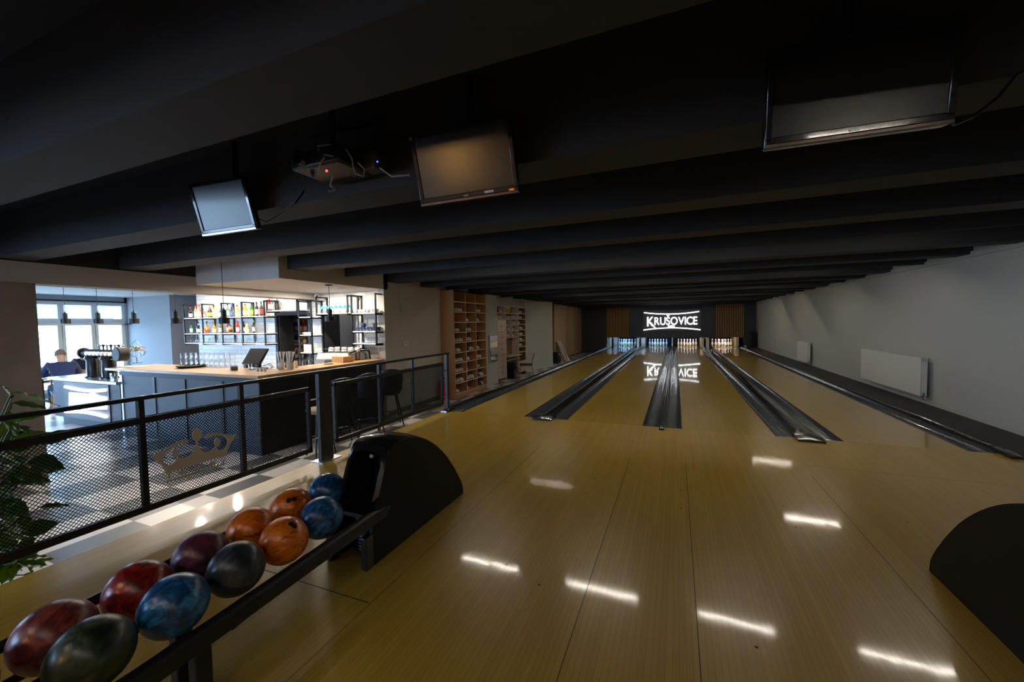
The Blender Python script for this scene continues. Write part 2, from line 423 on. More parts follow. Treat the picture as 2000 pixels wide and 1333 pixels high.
# curved wall
b = MB(); rows = []
pts = []
for i in range(13):
    t = i/12; y = 8.0+2.25*t; x = -3.62+.38*(t**1.8); pts.append((x, y))
for z in (Z0, 2.285): rows.append([Vector((x, y, z)) for x, y in pts])
b.grid(rows)
b.add([(pts[-1][0], pts[-1][1], Z0), (pts[-1][0], pts[-1][1], 2.285), (WL, pts[-1][1], 2.285), (WL, pts[-1][1], Z0)], [(0,1,2,3)])
b.grid([[Vector((x, y, 2.285)) for x, y in pts], [Vector((WL, y, 2.285)) for x, y in pts]])
b.add([(WL,8.0,Z0),(WL,8.0,2.285),(pts[0][0],8.0,2.285),(pts[0][0],8.0,Z0)],[(0,1,2,3)])
struct(b.build('wall_left', m_wallr), 'curved pale grey wall beside the second shoe cabinet')
b = MB().tube([(x+.02, y, 2.262) for x, y in pts], .018, 8)
b.tube([(XC+.02, 4.5, 2.27), (XC+.02, 5.38, 2.262)], .012, 8).tube([(WL+.05, 5.45, 2.255), (-3.70, 7.0, 2.25), (-3.60, 8.0, 2.262)], .02, 8)
struct(b.build('trim_4', m_wall), 'pipe run along the top of the left wall')
# concrete column
struct(MB().box(XF-.5, XF+.01, -5.0, -3.36, Z0, 2.016).build('wall_column', m_conc), 'brown raw concrete column left of the bar')
# end wall: mask unit and dark side walls
YM = 17.9
MX0, MX1 = -2.23, 4.735
b = MB().box(-3.99, MX0, YM, YM+.1, Z0, SZ).box(MX1, WR+.15, YM, YM+.1, Z0, SZ).box(MX0, MX1, YM, YM+.1, .495, SZ)
struct(b.build('wall_back', m_navy), 'dark navy end wall above the pins')
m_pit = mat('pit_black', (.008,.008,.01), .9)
b = MB().box(MX0-.2, MX1+.2, 20.05, 20.15, Z0, 1.2).box(MX0-.2, MX1+.2, 17.95, 20.1, 1.15, 1.2).box(MX0-.2, MX0-.1, 17.95, 20.1, Z0, 1.2).box(MX1+.1, MX1+.2, 17.95, 20.1, Z0, 1.2)
struct(b.build('wall_pit', m_pit), 'black pit behind the pins')
# bar back wall with two door openings
BY = .78
D1, D2, DZ = (-7.0,-6.02), (-5.60,-4.66), 1.70
b = MB()
for x0, x1, z0 in ((-9.93, D1[0], Z0), (D1[0], D1[1], DZ), (D1[1], D2[0], Z0), (D2[0], D2[1], DZ), (D2[1], WL-.06, Z0)):
    b.box(x0, x1, BY, BY+.12, z0, 2.45)
struct(b.build('wall_bar', m_brick), 'white glazed tile wall behind the bar')
# store room and passage behind
b = MB().box(-9.6, -5.85, 2.35, 2.45, Z0, 2.45).box(-9.7, -9.6, .9, 2.45, Z0, 2.45).box(-5.9, -5.8, .9, 2.45, Z0, 2.45)
b.box(-5.8, -3.99, 1.75, 1.85, Z0, 2.45).box(-9.7, -3.99, .9, 2.45, 2.45, 2.5)
struct(b.build('wall_store', m_greyw), 'grey walls of the store room behind the bar')
# grey wall of the bar room, with an alcove
WX, WY = -14.3, 1.3
b = MB().box(WX-.1, -12.1, WY, WY+.12, Z0, 2.42).box(-12.2, -12.1, WY+.12, 3.4, Z0, 2.42).box(-12.2, -9.6, 3.3, 3.42, Z0, 2.42).box(-9.82, -9.7, BY+.12, 3.4, Z0, 2.42)
struct(b.build('wall_grey', m_greyw), 'grey blue wall beside the windows')
# window wall
PIT = .69; NW = 12
ytop = 1.24
b = MB().box(WX-.14, WX, ytop, WY+.2, Z0, 2.42).box(WX-.14, WX, -10, WY, 2.24, 2.42)
b.box(WX-.14, WX, -10, ytop-NW*PIT, Z0, 2.42)
b.box(WX-.14, WX, -10, ytop, Z0, Z0+.12)
struct(b.build('wall_window', m_greyw), 'outer wall that holds the row of windows')
win0 = MB().box(-.07,.0,0,PIT,1.57,1.76).box(-.07,.0,0,PIT,2.155,2.24).box(-.07,.0,0,.05,1.76,2.155).box(-.07,.0,PIT-.07,PIT,1.76,2.155)
for i in range(NW):
    t = thing('window_%d' % (i+1), 'window bay of the bar room with a transom light', 'window', (WX, ytop-(i+1)*PIT, 0)); t['kind'] = 'structure'
    if i == 0:
        b = MB().box(-.07,0,0,PIT,1.66,1.76).box(-.07,0,0,PIT,2.155,2.24).box(-.07,0,0,.055,1.76,2.155).box(-.07,0,PIT-.075,PIT,1.76,2.155)
        f1 = b.build('transom_frame', m_frame, t, local=True, bevel=.006)
        b = MB().box(-.09,-.02,0,PIT,1.57,1.66).box(-.09,-.02,0,.07,Z0+.12,1.57).box(-.09,-.02,PIT-.09,PIT,Z0+.12,1.57).box(-.09,-.02,.07,PIT-.09,Z0+.12,Z0+.22)
        f2 = b.build('casement_frame', m_cream, t, local=True, bevel=.006)
        f3 = MB().box(-.05,-.045,.05,PIT-.07,1.75,2.16).box(-.055,-.05,.06,PIT-.08,Z0+.2,1.58).build('pane', m_pane, t, local=True)
    else:
        for f in (f1, f2, f3):
            c = f.copy(); COL.objects.link(c); c.parent = t
o = MB().cyl((WX+.06, ytop, 2.268), (WX+.06, -7, 2.268), .022, 10).build('curtain_rail', m_black)
tag(o, 'black curtain rail running above the bar room windows', 'curtain rail')
# far wall behind the photographer, with the street windows that light the bar side
b = MB().box(-14.44, -9.6, -10.2, -10, Z0, SZ).box(-4.0, 6, -10.2, -10, Z0, SZ).box(-9.6, -4.0, -10.2, -10, Z0, .7).box(-9.6, -4.0, -10.2, -10, 2.2, SZ)
for i in range(5): b.box(-9.6+i*1.4-.05, -9.6+i*1.4+.05, -10.2, -10, .7, 2.2)
struct(b.build('wall_front', m_wall), 'wall behind the photographer with a row of street windows')
m_backdrop = bpy.data.materials.new('teal_backdrop_cloth'); m_backdrop.use_nodes = True
_nt = m_backdrop.node_tree; _nt.nodes.clear()
_o = _nt.nodes.new('ShaderNodeOutputMaterial'); _m = _nt.nodes.new('ShaderNodeMixShader'); _d = _nt.nodes.new('ShaderNodeBsdfDiffuse'); _t = _nt.nodes.new('ShaderNodeBsdfTranslucent')
_d.inputs[0].default_value = (.25,.6,.58,1); _t.inputs[0].default_value = (.22,.55,.53,1)
_nt.links.new(_d.outputs[0], _m.inputs[1]); _nt.links.new(_t.outputs[0], _m.inputs[2]); _nt.links.new(_m.outputs[0], _o.inputs[0])
struct(MB().box(-45, -14.44, -40, 30, Z0-.25, Z0-.12).box(-14.44, 10, -40, -10.2, Z0-.25, Z0-.12).build('ground', mat('pavement', (.45,.44,.42), .9)), 'pale street pavement outside')
bd = thing('backdrop', 'added teal cloth awning outside above the bar room windows', 'backdrop', (WX-.3, -3, 2.25))  # cloth sheet added outside so the transom panes look teal
MB().add([(WX-.25,-8,2.26),(WX-.25,1.6,2.26),(WX-1.5,1.6,1.80),(WX-1.5,-8,1.80)],[(0,1,2,3)]).build('canopy', m_backdrop, bd)
b = MB().cyl((WX-1.5,-8,1.80),(WX-1.5,1.6,1.80),.02,8)
for y in (-6,-3,0,1.5): b.cyl((WX-.14,y,2.24),(WX-1.5,y,1.81),.012,6)
b.build('frame', m_frame, bd)
# ------------------------------------------------------------------ lanes, gutters, cappings
NL = ['leftmost lane', 'second lane from left', 'third lane from left', 'rightmost lane']
for i, (x0, x1) in enumerate(L):
    b = MB().box(x0, x1, .004, 19.95, -.06, 0)
    for y, n in ((2.2, 10), (4.6, 7)):                  # arrows and dots let into the boards
        for k in range(n):
            x = x0+.08+(x1-x0-.16)*k/(n-1); yy = y+(.5*(1-abs(k-(n-1)/2)/(n/2)) if n == 7 else 0)
            r = .008
            b.add([(x+r*CO(q*PI/3), yy+r*S(q*PI/3)*(5 if n == 7 else 1), .0006) for q in range(6)], [tuple(range(6))], 1)
    strip_line(b, x0, 4.1, x1, 4.1, .004)
    o = b.build('bowling_lane', [m_lane, m_seam], angle=0, weld=False)
    tag(o, 'polished maple bowling lane, the %s' % NL[i], 'bowling lane', 'bowling lanes')
def gutter(x0, x1, label):
    n = 10; prof = []
    r = (x1-x0)/2; c = (x0+x1)/2
    for k in range(n+1):
        a = PI*k/n; prof.append((c-r*.96*CO(a), -.012-.072*S(a)))
    prof = [(x0, 0.0)]+prof+[(x1, 0.0)]
    rows = [[Vector((x, y, z)) for x, z in prof] for y in (.004, 5, 10, 15, 17.94)]
    lo = [[Vector((x, y, z-.006)) for x, z in prof] for y in (.004, 5, 10, 15, 17.94)]
    b = MB().grid(rows); b.grid(lo)
    b.grid([rows[0], lo[0]])
    o = b.build('gutter', m_gutter, angle=60)
    tag(o, label, 'gutter', 'lane gutters')
for i, (x0, x1) in enumerate(L):
    gutter(x0-.25, x0-.002, 'dark plastic gutter along the left side of the %s' % NL[i])
    gutter(x1+.002, x1+.25, 'dark plastic gutter along the right side of the %s' % NL[i])
def capping(x0, x1, label, hump=.035, capw=None, narrow=False):
    t = thing('division_capping', label, 'division capping', ((x0+x1)/2, .0, 0), 0, 'cappings between gutters')
    n = 8
    def prof(h): return [(x0, -.02), (x0, .004)]+[(x0+(x1-x0)*(k/n), .006+h*S(PI*k/n)) for k in range(n+1)]+[(x1, .004), (x1, -.02)]
    rows = []
    for y, h in ((.01, hump), (1.6, hump), (2.6, hump*.45), (8, hump*.4), (17.8, hump*.4)):
        rows.append([Vector((x, y, z)) for x, z in prof(h)])
    b = MB().grid(rows); b.add(rows[0], [tuple(range(len(rows[0])))]); b.build('cap_strip', m_cap, t, angle=50)
    w0, w1 = (x0-.03, x1+.03) if capw is None else capw
    c = MB(); n = 6
    sec = lambda y, h: [Vector((w0+(w1-w0)*k/n, y, .002+h*(.75+.25*S(PI*k/n)))) for k in range(n+1)]
    rr = [[Vector((v.x, -.17, .001)) for v in sec(0, 0)], sec(-.165, .028), sec(-.10, .042), sec(.02, .05), sec(.10, .045), [Vector((v.x, .12, .0)) for v in sec(0, 0)]]
    c.grid(rr); c.add([r[0] for r in rr], [tuple(range(6))]); c.add([r[-1] for r in rr], [tuple(range(6))])
    c.build('end_cap', m_blackp, t, angle=40)
    return t
capping(-.437, -.25, 'wide black capping between the leftmost lane and the second lane', .05, (-.50, -.20))
t = capping(1.288, 1.320, 'narrow black capping between the two middle lanes', .05, (1.272, 1.336))
capping(2.858, 3.04, 'wide black capping between the third lane and the rightmost lane', .02, (2.80, 3.07))
capping(4.595, 4.66, 'black edge capping on the right side of the rightmost lane', .05, (4.58, 4.67))
capping(-2.07, -1.991, 'black edge capping on the left side of the leftmost lane', .06, (-2.07, -1.96))

# ------------------------------------------------------------------ pins
IN = .0254
pp = [(.0,0),(1.0,0),(1.4,.6),(1.95,2.25),(2.255,3.4),(2.383,4.5),(2.28,5.9),(1.85,7.25),(1.24,8.6),(.98,9.4),(.9,10),(.935,10.9),(1.05,11.75),(1.2,12.6),(1.273,13.5),(1.15,14.2),(.8,14.75),(.0,15)]
body = MB().lathe([(max(r, .0005)*IN, z*IN) for r, z in pp], n=18).build('bowling_pin', m_pin, angle=60)
st = MB()
for z0, z1, r0, r1 in ((9.05,9.55,1.09,.98),(10.25,10.75,.93,.945)):
    st.lathe([(r0*IN+.0012, z0*IN), (r1*IN+.0012, z1*IN)], n=18)
stripes = st.build('neck_stripes', m_red, body, local=True)
stripes['label'] = 'pair of red bands round the neck'
rowsn = [['front pin'], ['left pin of the second row', 'right pin of the second row'], ['left pin of the third row', 'middle pin of the third row', 'right pin of the third row'],
         ['far left pin of the back row', 'second pin of the back row', 'third pin of the back row', 'far right pin of the back row']]
first = True
for i, (x0, x1) in enumerate(L):
    c = (x0+x1)/2
    for r in range(4):
        for k in range(r+1):
            loc = (c+(k-r/2)*.3048, 18.29+r*.264, .0003)
            lab = 'white bowling pin, %s on the %s' % (rowsn[r][k], NL[i])
            o = body if first else dup(body, loc)
            o.location = loc; tag(o, lab, 'bowling pin', 'bowling pins at the end of the lanes'); first = False

# pit side panels
def kick(x0, x1, label, m, y0=17.96):
    t = thing('kickback_panel', label, 'side panel', ((x0+x1)/2, 18.6, 0), 0, 'panels beside the pins')
    MB().box(x0, x1, y0, 19.9, -.09, .492).build('panel', m, t, bevel=.004)
    MB().box(x0-.004, x1+.004, y0-.012, y0, -.05, .46).build('front_trim', m_steel, t)
kick(-2.23, -2.06, 'pale panel left of the leftmost pins', m_kick)
kick(-1.93, -1.80, 'narrow pale panel at the left edge of the leftmost lane', m_kick, 18.5)
kick(-.56, -.44, 'pale panel right of the leftmost pins', m_kick)
kick(-.32, -.18, 'pale panel left of the pins on the second lane', m_kick)
kick(1.285, 1.325, 'thin panel between the two middle sets of pins', m_kick)
kick(2.74, 2.86, 'golden wooden panel right of the pins on the third lane', m_kickw)
kick(2.98, 3.12, 'golden wooden panel left of the rightmost pins', m_kickw)
kick(4.42, 4.55, 'golden wooden panel right of the rightmost pins', m_kickw, 18.3)
# small white sensors on the lane edges
for x, lab in ((-2.03, 'small white sensor at the far left lane edge'), (4.63, 'small white sensor at the far right lane edge')):
    t = thing('lane_sensor', lab, 'sensor', (x, 16.6, .04))
    MB().box(x-.03, x+.03, 16.6, 16.68, .03, .16).build('housing', m_white, t, bevel=.008)
    MB().cyl((x, 16.597, .11), (x, 16.59, .11), .015, 12).build('lens', m_black, t)

# ------------------------------------------------------------------ slatted panels on the end wall
def slats(x0, x1, z0, z1, n, label):
    t = thing('slatted_panel', label, 'wall panel', ((x0+x1)/2, YM, z0))
    MB().box(x0, x1, YM-.012, YM-.001, z0, z1).build('backing', m_pit, t)
    b = MB(); p = (x1-x0)/n
    for k in range(n): b.box(x0+k*p+p*.2, x0+k*p+p*.78, YM-.05, YM-.012, z0, z1)
    b.build('slats', m_slat, t, angle=0)
slats(-2.23, -.97, .50, 2.20, 15, 'golden wooden slatted panel left of the lit sign')
slats(3.43, 4.73, .50, 2.235, 16, 'golden wooden slatted panel right of the lit sign')

# ------------------------------------------------------------------ lit sign
sg = thing('illuminated_sign', 'white lit sign reading KRUŠOVICE on the dark end wall', 'sign', (1.25, YM, .9))
MB().box(-.25, 2.77, YM-.045, YM-.001, .87, 2.03).build('backing_panel', mat('sign_backing', (.03,.03,.033), .45), sg, bevel=.006)
def arc(a, m_, c, n=24):                                # quadratic through three points
    out = []
    for k in range(n+1):
        t = k/n; out.append((1-t)*(1-2*t)*a + 4*t*(1-t)*m_ + t*(2*t-1)*c)
    return out
YT = YM-.09
up = arc(P(1257.9,611.1,Y=YT), P(1311,613.8,Y=YT), P(1365.6,608.7,Y=YT))
lo = arc(P(1256.8,645.2,Y=YT), P(1311,640.8,Y=YT), P(1368,644.6,Y=YT))
MB().tube(up, .027, 10).build('upper_tube', m_neon, sg)
MB().tube(lo, .027, 10).build('lower_tube', m_neon, sg)
def put_text(body, p0, size, sx, name, bold, parent, m=None, depth=.03):
    vs, fs = text_mesh(body, size, bold=bold, ext=depth/2)
    b = MB(); b.add([(p0[0]+v.x*sx, YT-v.z, p0[1]+v.y) for v in vs], fs)
    return b.build(name, m or m_neon, parent, angle=0)
def text_w(body, size, bold):
    vs, _ = text_mesh(body, size, bold=bold); return min(v.x for v in vs), max(v.x for v in vs)
tx0, tx1, zb = .0, 2.545, 1.20
K0, K1 = text_w('K', .74, .012); Wd = .36
put_text('K', (tx0-K0*Wd/(K1-K0), 1.135), .74, Wd/(K1-K0), 'letter', .012, sg)
word = 'RUŠOVICE'; xs = tx0+Wd+.025
a0, a1 = text_w(word, .60, .006); sx = (tx1-xs)/(a1-a0)
cur = xs; gap = .03
ws = [text_w(c, .60, .006) for c in word]; tot = sum(w[1]-w[0] for w in ws); sx = (tx1-xs-gap*7)/tot
for c, w in zip(word, ws):
    put_text(c, (cur-w[0]*sx, zb), .60, sx, 'letter', .006, sg); cur += (w[1]-w[0])*sx+gap
tail = [Vector((tx0+.20+.30*t, YT, 1.30-.30*t**.8-.02*t)) for t in [k/8 for k in range(9)]]
MB().tube(tail, [.05-.035*k/8 for k in range(9)], 8).build('letter_tail', m_neon, sg)
q = P(1311, 637.6, Y=YT)
b = MB()
for dx, w in ((-.13,.05),(-.04,.055),(.05,.055),(.14,.05)): b.box(q.x+dx-w/2-.01, q.x+dx+w/2, YT-.015, YT+.015, q.z-.05, q.z+.05)
b.build('small_emblem', m_neon, sg, bevel=.01)
b = MB()
for x in (.2, 1.25, 2.3):
    b.cyl((x, YM-.045, 1.9), (x, YT, 1.86), .01, 6).cyl((x, YM-.045, .97), (x, YT, .95), .01, 6)
b.build('standoffs', m_black, sg)
# dark loudspeaker at the right end of the end wall
t = thing('loudspeaker', 'black loudspeaker standing in the far right corner', 'loudspeaker', (5.12, 17.6, .02))
MB().box(4.98, 5.24, 17.4, 17.8, .02, .78).build('cabinet', m_black, t, bevel=.01)
MB().box(5.0, 5.22, 17.385, 17.4, .08, .74).build('grille', m_pit, t)
t = tag(MB().box(4.72, 5.22, 12.4, 16.4, .004, .016).build('floor_mat', mat('brown_mat', (.10,.07,.045), .95, noise=.2, nscale=40), bevel=.004), 'brown mat on the carpet at the far right', 'mat')

# ------------------------------------------------------------------ radiators
def radiator(y0, y1, z0, z1, label):
    x0, x1 = 5.13, 5.22
    t = thing('radiator', label, 'radiator', (5.2, y0, z0))
    MB().box(x0, x0+.014, y0, y1, z0, z1).box(x1-.012, x1, y0, y1, z0, z1).build('panel', m_white, t, bevel=.005)
    MB().box(x0+.014, x1-.012, y0, y0+.006, z0+.01, z1-.01).build('side_cover', m_white, t); MB().box(x0+.014, x1-.012, y1-.006, y1, z0+.01, z1-.01).build('side_cover', m_white, t)
    b = MB().box(x0+.012, x1-.012, y0, y1, z1-.02, z1-.002)
    n = int((y1-y0)/.05)
    for k in range(n): b.box(x0+.02, x1-.02, y0+k*.05, y0+k*.05+.012, z1-.004, z1+.001)
    b.build('top_grille', m_white, t)
    MB().cyl((x0+.045, y0-.001, z1-.05), (x0+.045, y0-.012, z1-.05), .02, 14).build('vent_plug', m_steel, t)
    MB().cyl((x0+.045, y0-.001, z0+.05), (x0+.045, y0-.012, z0+.05), .02, 14).build('lower_plug', m_steel, t)
    MB().tube([(x0+.045, y0-.01, z0+.05), (x0+.045, y0-.03, z0-.01), (x0+.045, y0-.0, z0-.045), (x0+.10, y0, z0-.05), (WR-.001, y0, z0-.05)], .011, 8).cyl((x0+.045, y0-.05, z0-.012), (x0+.045, y0+.01, z0-.012), .018, 10).build('valve', m_chrome, t)
    MB().box(x1, WR-.001, y0+.3, y0+.34, z0+.1, z1-.1).box(x1, WR-.001, y1-.34, y1-.3, z0+.1, z1-.1).build('wall_bracket', m_white, t)
radiator(2.74, 4.98, .145, .765, 'long white panel radiator nearest on the right wall')
radiator(8.76, 9.80, .10, .70, 'short white panel radiator farther along the right wall')

# ------------------------------------------------------------------ ball return (left) with rack
TH = R(2.6)
def hood(t, xc, sgn=1):
    """curved black hood whose opening faces the bowler"""
    w = .155
    prof = [(-3.895, 0), (-3.885, .15), (-3.80, .40), (-3.72, .60), (-3.665, .668), (-3.58, .690), (-3.42, .665), (-3.25, .585), (-3.08, .455), (-2.95, .315), (-2.85, .18), (-2.785, .07), (-2.775, 0)]
    def cr(a, b_, c, d, t_): return .5*((2*b_)+(-a+c)*t_+(2*a-5*b_+4*c-d)*t_*t_+(-a+3*b_-3*c+d)*t_**3)
    fine = prof[:4]
    for k in range(3, len(prof)-2):
        q = [prof[max(k-1, 0)], prof[k], prof[k+1], prof[min(k+2, len(prof)-1)]]
        fine += [(cr(*[e[0] for e in q], j/4), cr(*[e[1] for e in q], j/4)) for j in range(1, 5)]
    prof = fine+prof[-1:]
    # sides
    b = MB()
    for x in (xc-w, xc+w-.028): b.prism(prof, lambda u, v, s_, x=x: Vector((x+s_, u, v)), 0, .028)
    b.build('side_panel', m_side, t, bevel=.008)
    # shell over the top and down the back
    rows = []
    top = [e for e in prof if e[0] > -3.69]
    for k, (y, z) in enumerate(top):
        rows.append([Vector((xc+(w-.001)*q, y, z+(.018*(1-q*q) if 0 < z else 0))) for q in (-1,-.92,-.7,-.35,0,.35,.7,.92,1)])
    sh = MB().grid(rows)
    inn = [[Vector((v.x, v.y-.012, max(0, v.z-.022))) for v in r] for r in rows]
    sh.grid(inn); sh.grid([rows[0], inn[0]])
    sh.build('hood_shell', m_blackp, t, angle=60)
    # front frame round the opening
    ring_o = [(-w, .40), (-w, .60), (-w+.03, .668), (0, .69), (w-.03, .668), (w, .60), (w, .40)]
    ring_i = [(-w+.045, .36), (-w+.045, .56), (-w+.07, .605), (0, .615), (w-.07, .605), (w-.045, .56), (w-.045, .36)]
    yz = lambda z: -3.80+(z-.40)*.42
    b = MB()
    b.grid([[Vector((xc+u, yz(z)-.004, z)) for u, z in ring_o], [Vector((xc+u*1.0, yz(z)-.03, z-.004)) for u, z in [((a[0]+c[0])/2, (a[1]+c[1])/2) for a, c in zip(ring_o, ring_i)]], [Vector((xc+u, yz(z)+.01, z)) for u, z in ring_i], [Vector((xc+u*.98, yz(z)+.20, z)) for u, z in ring_i]])
    b.build('opening_frame', m_blackp, t, angle=60)
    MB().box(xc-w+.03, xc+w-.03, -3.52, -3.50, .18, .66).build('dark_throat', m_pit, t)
    MB().sphere((xc-.045, -3.63, .575), .017, 12).build('guide_button', m_white, t)
    b = MB().box(xc-w+.03, xc+w-.03, -3.86, -3.55, .275, .30)
    b.build('ball_deck', m_black, t)
    rows = []
    for z in [.02+.011*k for k in range(22)]:
        d = .004 if int(round(z/.011)) % 2 else 0
        rows.append([Vector((xc+.115*CO(a), -3.70-.10*S(a)-d, z)) for a in [PI*k/12 for k in range(13)]])
    MB().grid(rows).build('accelerator_base', m_black, t, angle=20)
    for x in (xc-w+.02, xc+w-.02):
        MB().box(x-.022, x+.022, -3.925, -3.86, 0, .20).build('leg', m_blackp, t, bevel=.008)
br = thing('ball_return', 'black ball return with curved hood and full ball rack at left', 'ball return', (-.345, -3.3, 0))
hood(br, -.345)
def rk(x, y, z): return Vector((x-(y+4.135)*math.tan(TH)*1.0, y, z))
fp = [(-.22,.248),(-.172,.248),(-.170,.30),(-.176,.322),(-.196,.332),(-.214,.322),(-.222,.30)]
rows = [[rk(x, y, z) for x, z in fp] for y in (-6.3, -5.5, -4.6, -3.62)]
MB().grid(rows, closed=True).add(rows[0], [tuple(range(7))]).add(rows[-1], [tuple(range(7))]).build('front_rail', m_rail, br, angle=50)
for x, z, r, y1, nm in ((-.657, .385, .020, -3.80, 'back_rail'), (-.402, .338, .022, -3.80, 'middle_rail')):
    pts = [rk(x, y, z) for y in (-6.3, -5.5, -4.6, y1)]
    MB().tube(pts, r, 12).build(nm, m_rail, br, angle=60)
MB().tube([rk(-.60, y, .285) for y in (-6.3, -5, -3.8)], .016, 8).build('support_rail', m_rail, br, angle=60)
for y in (-4.80, -5.95):
    b = MB()
    for x in (-.215, -.33): b.box(rk(x, y, 0).x-.024, rk(x, y, 0).x+.024, y-.03, y+.03, 0, .27)
    b.box(rk(-.33, y, 0).x-.024, rk(-.215, y, 0).x+.024, y-.05, y+.05, .0, .018)
    b.build('leg', m_rail, br, bevel=.006)
    b = MB().tube([rk(-.20, y, .275), rk(-.26, y, .235), rk(-.402, y, .25), rk(-.54, y, .235), rk(-.657, y, .37)], .018, 8)
    b.build('cross_bracket', m_rail, br, angle=60)
    MB().cyl(rk(-.197, y+.10, .262), rk(-.197, y+.155, .268), .032, 12).cyl(rk(-.197, y+.16, .27), rk(-.197, y+.20, .275), .028, 12).build('clamp', m_rail, br)

# ------------------------------------------------------------------ bowling balls
mb_blue = ball_mat('ball_blue', (.004,.02,.07), (.01,.085,.26), (.05,.28,.55))
mb_orange = ball_mat('ball_orange', (.50,.085,.004), (.68,.15,.006), (.78,.26,.02), .32)
mb_maroon = ball_mat('ball_maroon', (.04,.008,.02), (.09,.016,.04), (.16,.04,.075), .38)
mb_dark = ball_mat('ball_slate', (.008,.011,.018), (.022,.03,.045), (.06,.075,.10), .36)
mb_red = ball_mat('ball_red', (.07,.004,.005), (.24,.010,.010), (.45,.05,.03), .3)
mb_redd = ball_mat('ball_dark_red', (.045,.006,.01), (.15,.02,.02), (.30,.07,.05), .34)
mb_green = ball_mat('ball_green', (.006,.012,.008), (.022,.04,.02), (.075,.10,.055), .36)
hole_m = mat('hole_black', (.003,.003,.003), .9)
ballp = MB().sphere((0,0,0), .108, 40)
def ball(x, y, z, m, label, holes, rot=(0,0,0), logo=False):
    o = ballp.build('bowling_ball', m, None, angle=80); o.location = (x, y, z); o.rotation_euler = rot
    tag(o, label, 'bowling ball', 'bowling balls on the rack')
    Q = Euler(rot).to_matrix().inverted()
    for d in holes:                                     # direction in the room
        n = (Q @ Vector(d)).normalized(); u = n.orthogonal().normalized(); w = n.cross(u)
        r = .0135; pr = .1081
        ring = [(n*math.sqrt(pr*pr-r*r)+(u*CO(2*PI*k/16)+w*S(2*PI*k/16))*r) for k in range(16)]
        inn = [n*(.1083)]
        b = MB().add(ring+[n*.1084], [(k, (k+1)%16, 16) for k in range(16)])
        h = b.build('finger_hole', hole_m, o, local=True)
    return o
def toward(dx=0, dy=0, dz=0, p=(0,0,0)):
    v = (CAM-Vector(p)).normalized(); rr = v.cross(Vector((0,0,1))).normalized(); uu = rr.cross(v)
    return v + rr*(-dx) + uu*dz
BALLS = [(-.535,-3.868,mb_blue,'far blue bowling ball of the left row, touching the hood'),
         (-.545,-4.114,mb_orange,'orange bowling ball with two finger holes facing, left row'),
         (-.520,-4.363,mb_orange,'scuffed orange bowling ball in the left row beside the maroon ball'),
         (-.500,-4.605,mb_maroon,'maroon purple bowling ball in the left row'),
         (-.481,-4.841,mb_red,'bright red bowling ball in the left row beside the large blue ball'),
         (-.458,-5.078,mb_redd,'dark red bowling ball in the left row beside the green ball'),
         (-.440,-5.312,mb_redd,'dark red bowling ball cut off at the bottom left corner')]
BALLR = [(-.290,-4.135,mb_blue,'blue bowling ball at the hood end of the front row'),
         (-.274,-4.372,mb_orange,'orange bowling ball in the front row with dark scuffed print'),
         (-.264,-4.604,mb_dark,'slate black bowling ball in the front row'),
         (-.253,-4.838,mb_blue,'large scratched blue bowling ball in the front row'),
         (-.243,-5.070,mb_green,'dark green bowling ball at the near end of the front row')]
rot = random.Random(5)
for i, (x, y, m, lab) in enumerate(BALLS):
    p = (x, y, .41); hs = []
    if i == 1: hs = [toward(-.10, 0, .42, p), toward(.17, 0, .42, p)]
    if i == 3: hs = [toward(-.80, 0, -.35, p)]
    ball(x, y, .412, m, lab, hs, (rot.random()*6, rot.random()*6, rot.random()*6))
for i, (x, y, m, lab) in enumerate(BALLR):
    p = (x, y, .408); hs = []
    if i == 1: hs = [toward(.55, 0, .62, p), toward(.42, 0, .80, p)]
    ball(x, y, .409, m, lab, hs, (rot.random()*6, rot.random()*6, rot.random()*6))

# right hand ball return, hood only in view
b2 = thing('ball_return', 'black curved hood of the ball return at the right edge', 'ball return', (2.955, -3.3, 0))
hood(b2, 2.955)
# ------------------------------------------------------------------ railing
RX = -2.02
rail = thing('railing', 'black metal railing with mesh panels and a crown plate', 'railing', (RX, -2.5, 0))
hz = P(0, 813, X=RX).z
MB().box(RX-.025, RX+.025, -6.5, .03, hz-.028, hz).build('handrail', m_rail, rail, bevel=.004)
for y0, yb in ((-2.60, -2.44), (-.06, .0)):
    MB().box(RX-.025, RX+.025, y0, yb, .01, hz-.028).build('post', m_rail, rail, bevel=.003)
    MB().box(RX-.075 if y0 < -1 else RX-.04, RX+.09 if y0 < -1 else RX+.03, y0-.05, yb+.05, .0, .01).build('base_plate', m_steel if y0 < -1 else m_rail, rail)
pz1 = P(0, 866, X=RX).z; pz0 = P(0, 1102, X=RX).z
def wires(y0, y1, z0, z1, p=.0235, w=.0034):
    b = MB(); H = z1-z0; n = int((y1-y0+H)/p)
    for sgn in (1, -1):
        for k in range(1, n+1):
            s_ = k*p                                  # line y - y0 = s -/+ (z - z0)
            if sgn > 0: a0 = max(0, s_-H); a = (y0+min(s_, y1-y0), z0+s_-min(s_, y1-y0)); c = (y0+a0, z0+s_-a0)
            else:
                o = s_-H; ya = max(0, o); a = (y0+ya, z0+ya-o); yb = min(y1-y0, o+H); c = (y0+yb, z0+yb-o)
            if abs(a[0]-c[0]) < .004: continue
            b.bar((RX+.002*sgn, a[0], a[1]), (RX+.002*sgn, c[0], c[1]), w, w, up=Vector((1,0,0)))
    return b
